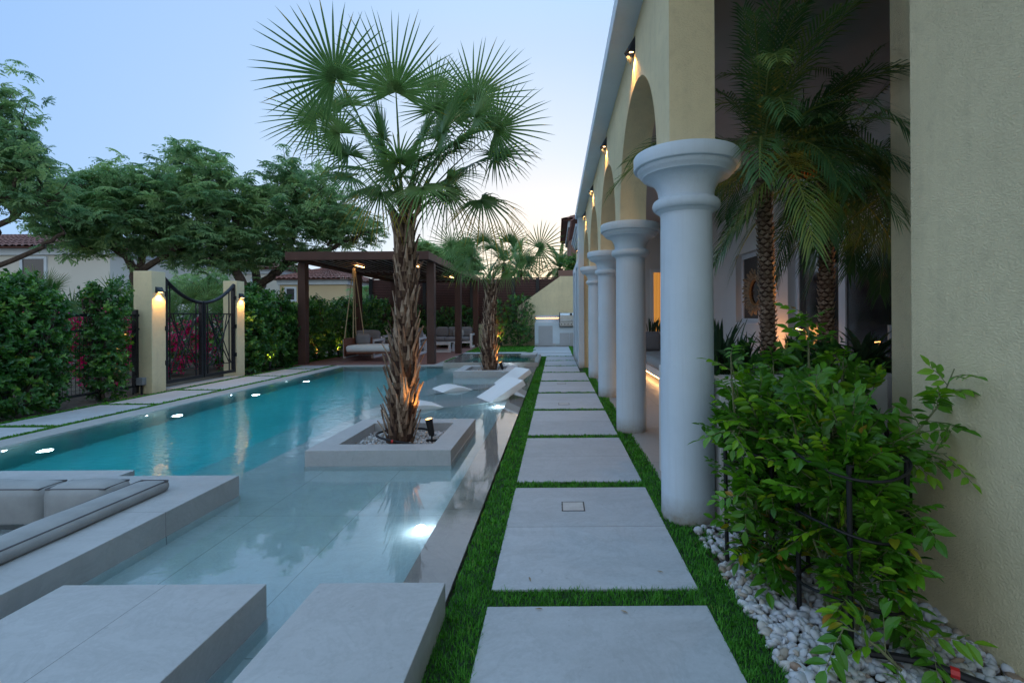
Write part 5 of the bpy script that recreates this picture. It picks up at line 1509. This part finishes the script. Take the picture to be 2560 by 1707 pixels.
tree('shade_tree', 'broad feathery tree spreading over the left corner of the pergola', (-8.5, 14.6, 0),
     [([(-9.25, 14.7, 0), (-9.2, 14.7, 1.7), (-9.15, 14.7, 2.3)], .20, .17), ([(-9.2, 14.7, 2.2), (-9.35, 14.6, 3.2), (-9.1, 14.5, 4.2)], .13, .05), ([(-9.15, 14.7, 2.2), (-8.3, 14.5, 2.8), (-7.6, 14.4, 3.1), (-6.6, 14.3, 3.35), (-5.6, 14.2, 3.7)], .13, .04), ([(-8.3, 14.5, 2.8), (-7.9, 14.4, 3.7), (-7.3, 14.3, 4.6)], .08, .03)],
     [blob(740, 440, 14.2, 65), blob(790, 480, 14.3, 70), blob(690, 490, 14.2, 65), blob(650, 560, 14.1, 80), blob(740, 560, 14.1, 95), blob(830, 550, 14.2, 80), blob(890, 570, 14.3, 60), blob(640, 625, 14.0, 65), blob(720, 625, 14.0, 60), blob(930, 595, 14.4, 30), blob(830, 595, 14.2, 50), blob(620, 520, 14.0, 45), blob(680, 640, 14, 55), blob(600, 650, 14, 45)], 1250, 34, GT)
# bare dead twigs at the right of the broad tree
mb = MB(); rb = random.Random(7)
def twig(p, d, L, r, depth):
    q = p + d * L; mb.tube([p, (p + q) / 2 + Vector((rb.uniform(-.05, .05), 0, rb.uniform(-.05, .05))), q], [r, r * .8, r * .5], 4, cap=False)
    if depth:
        for _ in range(3):
            dd = (d + Vector((rb.uniform(-.7, .7), rb.uniform(-.4, .4), rb.uniform(-.4, .7)))).normalized(); twig(q, dd, L * .68, r * .55, depth - 1)
for (a, b, c) in ((-7.0, 14.3, 4.2), (-6.8, 14.3, 3.9), (-6.9, 14.3, 4.6)): twig(Vector((a, b, c)), Vector((.7, 0, .5)).normalized(), .45, .015, 3)
t4 = [o for o in COL.objects if o.name.startswith('shade_tree') and 'broad' in o.get('label', '')][0]
mb.build('dead_branch', M['bark'], t4)
tree('round_tree', 'dark round tree top beyond the screen left of the small palm', (-6.4, 36, 0), [([(-6.4, 36, 0), (-6.4, 36, 4)], .2, .1)],
     [blob(1150, 640, 36, 42, sq=.9), blob(1120, 665, 36, 30), blob(1180, 670, 36, 30)], 300, 35, 'distant trees', scale=2.2)
tree('round_tree', 'lighter green tree top just above the right end of the pergola', (-9.0, 34, 0), [([(-9.3, 34, 0), (-9.3, 34, 4)], .2, .1)],
     [blob(1060, 622, 34, 25), blob(1085, 632, 34, 22)], 150, 36, 'distant trees', scale=2.0, lr=(.5, 1))
tree('round_tree', 'distant tree foliage behind the yellow villa seen under the pergola', (-11.0, 26, 0), [([(-9.6, 26, 0), (-9.6, 26, 2.5)], .2, .1)],
     [blob(930, 745, 24, 50), blob(960, 760, 24, 40), blob(880, 770, 24, 40)], 260, 37, 'distant trees', scale=1.6, lr=(.3, 1))
tree('round_tree', 'green bush foliage against the brown villa wall above the grill', (0.5, 23, 0), [([(0.55, 22.6, 0), (0.6, 22.6, 3)], .08, .04)],
     [blob(1440, 665, 22.5, 24, sq=1.2), blob(1425, 690, 22.5, 15)], 90, 38, 'distant trees', scale=1.2, lr=(.3, 1), mat='shrub')
tree('round_tree', 'garden tree with pale leaves behind the gate opening', (-11, 14.5, 0), [([(-11.2, 15, 0), (-11, 15, 2)], .1, .05)],
     [blob(520, 715, 15.5, 55), blob(470, 725, 16, 50), blob(580, 745, 15, 45)], 260, 39, 'distant trees', scale=1.0, lr=(.4, 1))

# ================================================================== shrubs and hedges
def shrub(name, label, blobs, n, seed, group=None, L=.055, W=.034, mat='shrub', stems=(), cat='shrub', lr=(.05, .9), up=.5, petals=0, base=None, inner=.35):
    rng = np.random.default_rng(seed)
    b0 = blobs[0]; e = empty(name, base or (b0[0], b0[1], 0), label, cat, group)
    BW = np.array([b[3] * b[4] * b[5] for b in blobs]) ** .75; BW /= BW.sum(); B = np.array(blobs)
    # twig tips
    nt_ = n // 9
    idx = rng.choice(len(blobs), nt_, p=BW); u = norm(rng.normal(size=(nt_, 3)))
    rad = rng.uniform(inner, 1, (nt_, 1)) ** .5
    lump = 1 + .16 * np.sin(u[:, :1] * 5 + B[idx, :1]) * np.cos(u[:, 2:3] * 6)
    T = B[idx, :3] + u * B[idx, 3:] * rad * lump
    T[:, 2] = np.maximum(T[:, 2], .04)
    td = norm(u * np.array([1, 1, .6]) + np.array([0, 0, up]) + rng.normal(size=(nt_, 3)) * .35)
    k = 9
    P0 = np.repeat(T, k, 0) + np.repeat(td, k, 0) * (np.tile(np.arange(k), nt_)[:, None] * L * .20)
    ang = np.tile(np.arange(k) * 2.4, nt_) + rng.uniform(0, 6, len(P0))
    uu, vv = basis(np.repeat(td, k, 0))
    rd = uu * np.cos(ang)[:, None] + vv * np.sin(ang)[:, None]
    D = norm(rd + np.repeat(td, k, 0) * .55 + rng.normal(size=P0.shape) * .15)
    Nn = norm(np.repeat(td, k, 0) - rd * .4 + rng.normal(size=P0.shape) * .2)
    m = len(P0)
    V, F = leaves(P0, D, Nn, L * rng.uniform(.7, 1.25, m), W * rng.uniform(.8, 1.2, m), .12, .12)
    rn = np.clip(np.repeat(rng.uniform(*lr, nt_), k) + rng.uniform(-.15, .15, m), 0, .96); rn[rng.random(m) < .006] = 1.0
    np_mesh('foliage', V, F, M[mat], np.repeat(rn, 2), e)
    mb = MB()
    for s in stems: limb_tube(mb, s, .022, .010, 6)
    rr = random.Random(seed)
    for i in range(0, nt_, max(1, nt_ // 60)):
        if not stems: break
        s = stems[rr.randrange(len(stems))]; j = rr.randrange(1, len(s)); limb_tube(mb, [s[j], tuple(T[i])], .007, .003, 4)
    if mb.v: mb.build('stem', M['bark'], e)
    if petals:
        idx = rng.choice(nt_, petals); pc = T[idx] + norm(T[idx] - B[0, :3]) * .02
        q = 16; PP = np.repeat(pc, q, 0) + rng.normal(size=(petals * q, 3)) * .035; D = norm(rng.normal(size=PP.shape)); Nn = norm(rng.normal(size=PP.shape))
        V, F = leaves(PP, D, Nn, .045, .036, .2, .1)
        np_mesh('blossom', V, F, M['petal'], np.repeat(np.repeat(np.where(rng.random(petals) < .12, rng.uniform(.8, 1, petals), rng.uniform(0, .75, petals)), q), 2), e)
    return e
GH = 'tall leafy shrubs along the garden boundary'
def vstem(x, y, h, seed, n=3):
    r = random.Random(seed); out = []
    for _ in range(n):
        a, b = r.uniform(-.12, .12), r.uniform(-.12, .12)
        out.append([(x + a * .3, y + b * .3, 0), (x + a, y + b, h * .35), (x + a * 1.8, y + b * 1.8, h * .7), (x + a * 2.2, y + b * 2.2, h)])
    return out
def colshrub(x, y, h, w, n, seed, label, group=GH, L=.075, top=True):
    bl = [(x, y, h * .22, w * .9, w * .9, h * .25), (x, y, h * .5, w, w, h * .3), (x + .05, y, h * .75, w * .8, w * .8, h * .26)]
    if top:
        r = random.Random(seed)
        for _ in range(4): bl.append((x + r.uniform(-w, w) * .6, y + r.uniform(-w, w) * .5, h * r.uniform(.86, .98), w * .32, w * .32, h * .12))
    return shrub('shrub', label, bl, n, seed, group, L=L, W=L * .62, stems=vstem(x, y, h * .9, seed))
colshrub(-6.80, 5.62, 1.60, .33, 4600, 1, 'leafy shrub at the very left edge of the photo', L=.062)
colshrub(-6.76, 6.00, 1.70, .34, 6500, 2, 'largest leafy shrub, second from the left edge, with visible pale stems', L=.062)
colshrub(-6.78, 6.33, 1.52, .22, 3200, 3, 'slim leafy shrub just right of the largest one, touching the fence', L=.062)
colshrub(-6.76, 7.14, 1.66, .25, 5400, 4, 'separate columnar shrub between fence and near gate pillar', L=.062)
# clipped hedge from the far pillar to behind the pergola
k = 0
for (y, h) in ((10.45, 1.60), (11.05, 1.80), (11.7, 1.68), (12.4, 1.40), (13.1, 1.50), (13.8, 1.62), (14.6, 1.55), (15.5, 1.75), (16.5, 1.72), (17.6, 1.80), (18.7, 1.80)):
    w = ('right beside the far gate pillar', 'second from the far gate pillar', 'in front of the left pergola post', 'immediately behind the left pergola post', 'just right of the left pergola post', 'above the left end of the daybed', 'left of the middle pergola post', 'at the middle left pergola post', 'behind the daybed ropes', 'second from the rear corner of the deck', 'in the rear left corner of the deck')[k]
    colshrub(-6.92, y, h, .44, 4600 if y < 13 else 3600, 60 + k, 'dark green hedge shrub ' + w, 'hedge shrubs along the left of the deck', .085)
    k += 1
for k, (x, h, w) in enumerate(((-6.0, 1.5, 'behind the rear left sofa'), (-5.1, 1.4, 'left of the tall palm trunk'), (-4.4, 1.5, 'between the tall palm trunk and the front right post'), (-3.75, 1.55, 'right of the front right pergola post'))):
    colshrub(x, 19.65, h, .50, 3000, 80 + k, 'hedge shrub against the dark screen ' + w, 'hedge shrubs behind the rear sofa', .075)
colshrub(-2.25, 19.1, 1.75, .42, 2600, 90, 'narrower dark shrub immediately right of the small palm trunk', 'shrubs beside the outdoor kitchen', .07)
colshrub(-1.45, 19.05, 1.95, .60, 4200, 91, 'big round shrub beside the outdoor kitchen counter', 'shrubs beside the outdoor kitchen', .07)
# bougainvillea beyond the fence and the gate
GB = 'bougainvillea in the garden beyond the gate'
shrub('bougainvillea', 'magenta bougainvillea seen through the left gate leaf', [(-8.5, 10.3, .80, .7, .6, .42), (-8.4, 10.0, .4, .7, .5, .4)], 4600, 101, GB, petals=280, L=.05, W=.035)
shrub('bougainvillea', 'magenta bougainvillea seen through the right gate leaf', [(-8.4, 11.9, .85, .75, .6, .48), (-8.3, 11.6, .4, .7, .5, .4)], 4600, 102, GB, petals=380, L=.05, W=.035)
shrub('bougainvillea', 'pink bougainvillea behind the fence left of the near pillar', [(-7.55, 8.2, 1.05, .40, .5, .38), (-7.6, 7.9, .6, .4, .5, .5), (-7.5, 7.5, .95, .3, .3, .35)], 3600, 103, GB, petals=260, L=.05, W=.035)
shrub('bougainvillea', 'sparse bougainvillea between the left shrubs', [(-7.5, 6.9, 1.0, .3, .4, .30), (-7.6, 6.3, .7, .4, .4, .4)], 2600, 104, GB, petals=150, L=.05, W=.035)
shrub('hedge', 'low dark clipped hedge in front of the long pale villa', [(-14, 13, .9, 3.2, .5, .95), (-18, 14, .9, 3.2, .5, .95), (-11, 12.3, .7, 2.0, .4, .8)], 15000, 105, None, L=.09, W=.06, cat='hedge', lr=(0, .5))
# small fan palms behind the gate
def low_fan(x, y, z, n, rad, seed, label, group):
    rng = np.random.default_rng(seed); e = empty('fan_palm', (x, y, 0), label, 'palm', group); Vs = []; Fs = []; rn = []
    top = np.array([x, y, z * .45])
    for i in range(n):
        a = i * 2.4; el = rng.uniform(.2, 1.3); L = rng.uniform(.5, .9)
        d = np.array([math.cos(a) * math.cos(el), math.sin(a) * math.cos(el), math.sin(el)]); hub = top + d * L
        n0 = len(Vs); sd_ = norm(np.cross(d, [0, 0, 1.]) + 1e-6) * .012; Vs += [top + sd_, top - sd_, hub - sd_, hub + sd_]; Fs.append((n0, n0 + 1, n0 + 2, n0 + 3)); rn.append(.7)
        c = len(Vs); v, f, r_ = fan_leaf(hub, d, np.array([rng.uniform(-.5, .5), -1, .6]), rad, 22, R(110), rng, .2)
        Vs += v; Fs += [tuple(q + c for q in t) for t in f]; rn += r_
    np_mesh('crown', np.array(Vs), np.array(Fs), M['fan'], rn, e)
    mb = MB(); limb_tube(mb, [(x, y, 0), (x, y, z * .45)], .1, .09, 8); mb.build('trunk', M['bark'], e)
GG = 'garden fan palms behind the gate'
low_fan(-8.9, 11.2, 2.3, 13, .62, 3, 'garden fan palm rising behind the left gate leaf', GG)
low_fan(-8.4, 12.2, 2.0, 12, .6, 4, 'garden fan palm behind the right gate leaf', GG)
low_fan(-8.35, 9.15, 1.9, 11, .5, 5, 'garden fan palm peeking out left of the near gate pillar', GG)
low_fan(-13.2, 12.0, 2.9, 11, .6, 6, 'pale garden fan palm in front of the long villa at the left edge', GG)

# snake plants and agaves in the veranda planter
def blades(name, label, cx, cy, z, n, L, W, seed, spread=.35, cat='plant', group=None, rad=.1):
    rng = np.random.default_rng(seed); e = empty(name, (cx, cy, z), label, cat, group); Vs = []; Fs = []; rn = []
    for i in range(n):
        a = rng.uniform(0, 6.28); r = rad * math.sqrt(rng.uniform()); p = np.array([cx + r * math.cos(a) * 1.5, cy + r * math.sin(a), z])
        o = np.array([math.cos(a + rng.uniform(-.5, .5)), math.sin(a), 0]); l = L * rng.uniform(.55, 1.1); s_ = norm(np.cross(o, [0, 0, 1.]) + rng.normal(size=3) * .3); w = W * rng.uniform(.8, 1.2)
        n0 = len(Vs)
        for t, ww in ((0, .6), (.3, 1), (.6, .9), (.85, .5), (1, .04)):
            c = p + np.array([0, 0, 1.]) * l * t * (1 - spread * .35 * t) + o * l * spread * t * t; nrm = np.cross(s_, [0, 0, 1.])
            Vs += [c + s_ * w * ww * .5 + nrm * w * .15, c, c - s_ * w * ww * .5 + nrm * w * .15]
        cc = rng.uniform()
        for j in range(4):
            q = n0 + j * 3; Fs += [(q, q + 1, q + 4, q + 3), (q + 1, q + 2, q + 5, q + 4)]; rn += [cc, cc]
    np_mesh('leaves', np.array(Vs), np.array(Fs), M['agave'], rn, e)
GS = 'spiky succulents in the veranda planter'
blades('snake_plant', 'clump of upright snake plants just right of the nearest column', 1.08, 3.25, .77, 60, .42, .035, 1, .25, rad=.13, group=GS)
blades('snake_plant', 'dark upright succulents left of the front veranda palm', 1.30, 3.42, .77, 40, .36, .03, 2, .4, rad=.1, group=GS)
blades('snake_plant', 'dark spiky succulents between the two veranda palm trunks', 1.72, 3.45, .77, 46, .34, .03, 3, .5, rad=.13, group=GS)
blades('agave', 'spiky agave leaning in front of the veranda door', 2.12, 3.3, .77, 26, .46, .05, 4, .9, rad=.06, group=GS)
blades('agave', 'low agave by the cream pier', 2.32, 3.2, .77, 20, .36, .04, 5, 1.1, rad=.05, group=GS)
blades('snake_plant', 'small snake plants in the trough behind the corner sofa', 2.1, 10.75, .85, 60, .35, .04, 6, .3, rad=.3)
shrub('ground_plant', 'broad leaved green plants at the base of the snake plants', [(1.15, 3.12, .86, .22, .08, .10), (1.6, 3.12, .88, .25, .08, .12)], 500, 44, None, L=.07, W=.04, cat='plant', inner=.1)

# ================================================================== the near shrub in its black cages
def near_bush(name, label, centre, n_stem, blobs, n_rachis, seed, sprigs=()):
    rng = np.random.default_rng(seed)
    e = empty(name, (*centre, 0), label, 'shrub', 'glossy green shrubs in black plant cages')
    B = np.array(blobs); BW = (B[:, 3] * B[:, 4] * B[:, 5]) ** .8; BW /= BW.sum()
    P = []; D = []; Nn = []; L = []; Rn = []; mb = MB()
    nodes = []
    for i in range(n_stem):
        b = B[rng.choice(len(B), p=BW)]; t = b[:3] + norm(rng.normal(size=3)) * b[3:] * .5
        s = np.array([centre[0] + rng.uniform(-.12, .12), centre[1] + rng.uniform(-.12, .12), 0.0])
        mid = s * .45 + t * .55 + np.array([0, 0, -.05]) + rng.normal(size=3) * .03
        pts = [s, (s + mid) / 2 + rng.normal(size=3) * .015, mid, (mid + t) / 2 + rng.normal(size=3) * .02, t]
        limb_tube(mb, pts, .008, .003, 6); nodes += [pts[2], pts[3], pts[4], pts[1]]
    nodes = np.array(nodes)
    jobs = []
    for i in range(n_rachis):
        b = B[rng.choice(len(B), p=BW)]; u = norm(rng.normal(size=3)); u[1] -= .25
        tip = b[:3] + norm(u) * b[3:] * rng.uniform(.35, 1.02) ** .6
        if tip[2] < .06: tip[2] = .06 + rng.uniform(0, .1)
        out = norm(tip - np.array([centre[0], centre[1], max(.1, tip[2] - .15)]))
        jobs.append((tip, norm(out * .8 + np.array([0, 0, rng.uniform(-.25, .55)]) + rng.normal(size=3) * .3), rng.uniform(.10, .16), 9, rng.beta(1.3, 2.0) * .9))
    for (pts, k) in sprigs:
        pts = [np.array(p, float) for p in pts]; limb_tube(mb, pts, .006, .002, 6)
        for j in range(k):
            t = .12 + .88 * j / (k - 1) * (len(pts) - 1); t = min(t, len(pts) - 1.001); i = int(t); p = pts[i] + (pts[i + 1] - pts[i]) * (t - i); d = norm(pts[i + 1] - pts[i]); uu, vv = basis(d[None]); a = j * 2.4
            rd = uu[0] * math.cos(a) + vv[0] * math.sin(a)
            jobs.append((p, norm(rd * .9 + d * .5 + np.array([0, -.15, .1])), rng.uniform(.09, .15), 7, rng.uniform(.3, .75)))
    for (tip, d, l, k, col) in jobs:
        if len(nodes):
            j = np.argmin(((nodes - tip) ** 2).sum(1))
            if rng.random() < .5 and np.linalg.norm(nodes[j] - tip) < .35: limb_tube(mb, [nodes[j], (nodes[j] + tip) / 2 + rng.normal(size=3) * .01, tip], .003, .0015, 4)
        limb_tube(mb, [tip, tip + d * l * .5, tip + d * l - np.array([0, 0, l * .15])], .0018, .001, 4)
        s_ = norm(np.cross(d, [0, 0, 1.0]) + rng.normal(size=3) * .25); u = norm(np.cross(s_, d))
        if u[2] < 0: u = -u
        sz = rng.uniform(.7, 1.35)
        for j in range(k):
            t = .15 + .85 * j / (k - 1); p = tip + d * l * t - np.array([0, 0, l * .15 * t * t])
            if j == k - 1: dd = d
            else: dd = norm(s_ * (1 if j % 2 else -1) + d * .55)
            P.append(p); D.append(norm(dd + rng.normal(size=3) * .12 + np.array([0, 0, -.18]))); Nn.append(norm(u + rng.normal(size=3) * .22))
            L.append((.034 + .020 * math.sin(math.pi * t * .75)) * sz); Rn.append(np.clip(col + rng.uniform(-.12, .12), 0, .9))
    P = np.array(P); m = len(P); L = np.array(L); Rn = np.array(Rn)
    low = (P[:, 2] < .45) & (rng.random(m) < .04); Rn[low] = rng.uniform(.9, 1, low.sum())
    mid = rng.random(m) < .004; Rn[mid] = rng.uniform(.92, 1, mid.sum())
    V, F, k = leaves6(P, np.array(D), np.array(Nn), L * 1.08, L * .52)
    np_mesh('foliage', V, F, M['murraya'], np.repeat(Rn, k), e, smooth=False)
    mb.build('stem', M['stem'], e)
    return e
near_bush('shrub', 'tall bright green shrub in a black cage, nearest the cream wall', (1.13, 1.84), 16,
          [(1.12, 1.92, .60, .17, .18, .22), (1.14, 1.88, .36, .14, .16, .22), (1.11, 1.76, .22, .09, .10, .12), (1.08, 2.0, .78, .15, .17, .10), (1.16, 1.74, .28, .08, .09, .14), (1.22, 1.97, .66, .09, .12, .12), (1.05, 1.87, .50, .12, .14, .14), (1.10, 1.74, .14, .11, .10, .09), (1.16, 1.84, .44, .12, .12, .16)], 340, 201,
          sprigs=[([(1.28, 1.88, .62), (1.37, 1.84, .72), (1.43, 1.78, .86), (1.455, 1.74, 1.0)], 14), ([(1.30, 1.90, .60), (1.38, 1.84, .66), (1.46, 1.78, .68)], 8), ([(1.20, 1.78, .46), (1.28, 1.74, .49), (1.33, 1.72, .45)], 6),
                  ([(1.08, 1.5, .08), (1.02, 1.52, .14), (.97, 1.55, .17), (.93, 1.57, .17)], 6), ([(1.18, 1.68, .12), (1.22, 1.62, .13), (1.25, 1.58, .09)], 5), ([(1.02, 1.95, .6), (.97, 1.93, .72), (.95, 1.92, .8)], 6)])
near_bush('shrub', 'wider green shrub in a black cage, directly against the nearest column', (0.98, 2.25), 14,
          [(1.00, 2.28, .50, .19, .19, .24), (.98, 2.22, .26, .15, .16, .18), (.92, 2.28, .66, .12, .13, .16), (1.10, 2.4, .74, .16, .16, .12), (.92, 2.1, .42, .11, .11, .14), (.93, 2.12, .20, .10, .10, .12)], 300, 202,
          sprigs=[([(.86, 2.25, .62), (.84, 2.26, .78), (.835, 2.27, .92), (.835, 2.28, 1.02)], 10), ([(1.12, 2.45, .80), (1.14, 2.5, .96)], 7), ([(.88, 2.1, .4), (.82, 2.06, .44), (.78, 2.03, .43)], 5), ([(.90, 2.2, .66), (.82, 2.14, .70), (.77, 2.10, .68)], 6)])
near_bush('shrub', 'small rear shrub between the caged shrubs and the white planter', (1.50, 2.45), 9,
          [(1.42, 2.5, .52, .24, .15, .28), (1.48, 2.45, .80, .18, .12, .10), (1.56, 2.4, .28, .16, .13, .2)], 170, 203,
          sprigs=[([(1.30, 2.45, .82), (1.31, 2.47, 1.0), (1.315, 2.48, 1.12), (1.31, 2.49, 1.22)], 13), ([(1.5, 2.5, .85), (1.52, 2.52, .96)], 6)])

def cage(cx, cy, hw, h, zr, label, tilt=0):
    e = empty('plant_cage', (cx, cy, 0), label, 'plant cage', 'black metal plant cages on the pebbles')
    for k in range(4):
        a = math.pi / 4 + k * math.pi / 2 + tilt; x = cx + hw * math.cos(a); y = cy + hw * math.sin(a)
        MB().tube([(x, y, -.02), (x + .008 * math.cos(a), y, h)], .0095, 10).tube([(x, y, h), (x, y, h + .006)], .012, 10).build('stake', M['black_plastic'], e)
    for i, z in enumerate(zr):
        r = hw * (1.02 + .04 * i)
        pts = [(cx + r * math.cos(t), cy + r * math.sin(t), z + .02 * math.sin(t * 2 + i)) for t in [2 * math.pi * q / 36 for q in range(37)]]
        MB().tube(pts, .0055, 7, cap=False).build('ring', M['black_plastic'], e)
cage(1.13, 1.84, .175, .66, (.16, .42, .64), 'black tubular plant cage around the shrub nearest the cream wall', .25)
cage(.985, 2.24, .175, .60, (.20, .48, .60), 'black tubular plant cage around the shrub by the column', .5)

# ================================================================== grass (uncountable)
def grass(rects, name, label, seed, dens_k=1.0, avoid=None, zb=0.0, height=.020):
    rng = np.random.default_rng(seed); Ps = []
    for (x0, x1, y0, y1) in rects:
        # density falls with distance
        y = y0
        while y < y1:
            y2 = min(y1, y + .5); ym = (y + y2) / 2; dist = math.hypot(ym, (x0 + x1) / 2)
            dn = min(26000, 60000 / max(1.0, dist) ** 1.35) * dens_k
            n = int(dn * (x1 - x0) * (y2 - y))
            p = np.stack([rng.uniform(x0, x1, n), rng.uniform(y, y2, n), np.full(n, dist)], 1); Ps.append(p); y = y2
    P = np.concatenate(Ps)
    if avoid is not None: P = P[~avoid(P)]
    n = len(P); dist = P[:, 2].copy(); P[:, 2] = zb
    lump = .5 + .5 * np.sin(P[:, 0] * 31 + 1.7 * np.sin(P[:, 1] * 23)) * np.sin(P[:, 1] * 27 + P[:, 0] * 9)
    h = height * rng.uniform(.5, 1.3, n) * (.7 + .5 * lump)
    w = .0016 * np.maximum(1, dist / 2.0) * rng.uniform(.8, 1.3, n)
    a = rng.uniform(0, 6.28, n); lean = rng.uniform(.1, 1.1, n) * h
    d = np.stack([np.cos(a), np.sin(a), np.zeros(n)], 1); s = np.stack([-np.sin(a), np.cos(a), np.zeros(n)], 1)
    Z = np.array([[0, 0, 1.]])
    b0 = P - s * w[:, None]; b1 = P + s * w[:, None]
    m = P + Z * (h * .6)[:, None] + d * (lean * .35)[:, None]
    m0 = m - s * (w * .75)[:, None]; m1 = m + s * (w * .75)[:, None]
    t = P + Z * h[:, None] + d * lean[:, None]
    V = np.stack([b0, b1, m1, m0, t], 1).reshape(-1, 3)
    k = np.arange(n)[:, None] * 5
    F = np.concatenate([k + np.array([[0, 1, 2]]), k + np.array([[0, 2, 3]]), k + np.array([[3, 2, 4]])], 1).reshape(-1, 3)
    rn = np.clip(rng.uniform(0, 1, n) * .6 + lump * .4, 0, 1)
    return np_mesh(name, V, F, M['grass'], np.repeat(rn, 3), label=label, cat='grass', kind='stuff')
def on_slab(P):
    m = np.zeros(len(P), bool)
    for (a, b, c, d) in SLABS: m |= (P[:, 0] > a + .004) & (P[:, 0] < b - .004) & (P[:, 1] > c + .004) & (P[:, 1] < d - .004)
    for y in CY: m |= (P[:, 0] - .785) ** 2 + (P[:, 1] - y) ** 2 < .15 ** 2
    return m
rg = [(-.456, -.285, 1.2, 14.26), (.61, .765, 1.2, 11.05)] + [(-.29, .615, c - GAPW / 2 - .002, c + GAPW / 2 + .002) for c in GAPC if c > 1.2 and c < 14.5]
rg += [(.765, .84, 2.35, 2.9)]
grass(rg, 'grass', 'dense green artificial turf strips around the house path slabs', 5, 1.0, on_slab)
grass([(-5.622, -5.49, 2.2, 11.93), (-6.46, -6.33, 3.0, 11.93)] + [(-6.34, -5.62, a, b) for a, b in ((3.86, 3.98), (5.26, 5.38), (6.60, 6.72), (7.90, 8.02), (9.78, 9.90), (11.08, 11.20))], 'grass', 'green turf strips around the slabs along the left pool edge', 6, 1.1, on_slab)
grass([(-3.05, -.85, 16.05, 19.2), (-.98, -.72, 14.4, 18.95), (.50, .62, 14.9, 18.95), (-2.08, -1.92, 14.4, 16.1), (-6.98, -6.62, 11.95, 19.2), (-.98, -.7, 13.9, 14.4)], 'grass', 'green lawn beyond the spa and beside the pergola deck', 7, 1.5, on_slab, height=.035)
grass([(-2.98, -2.76, 12.6, 13.9)], 'grass', 'tiny turf patch in the coping left of the spa', 8, 1.2, None, zb=.018)
# a few fallen leaves on the slabs
rl = random.Random(3)
for (x, y, w) in ((-.06, 1.93, 'on the front slab near its left edge'), (.28, 1.90, 'on the front slab near its middle'), (-.13, 2.17, 'on the second slab beside the turf'), (.49, 2.2, 'on the second slab near the right turf strip')):
    V, F, k = leaves6(np.array([[x, y, .0155]]), np.array([[rl.uniform(-1, 1), rl.uniform(-1, 1), .02]]), np.array([[0, 0, 1.]]), .035, .009, .3, .1)
    np_mesh('fallen_leaf', V, F, M['straw'], np.full(k, .95), label='small dry fallen leaf ' + w, cat='leaf', group='dry leaves on the slabs')
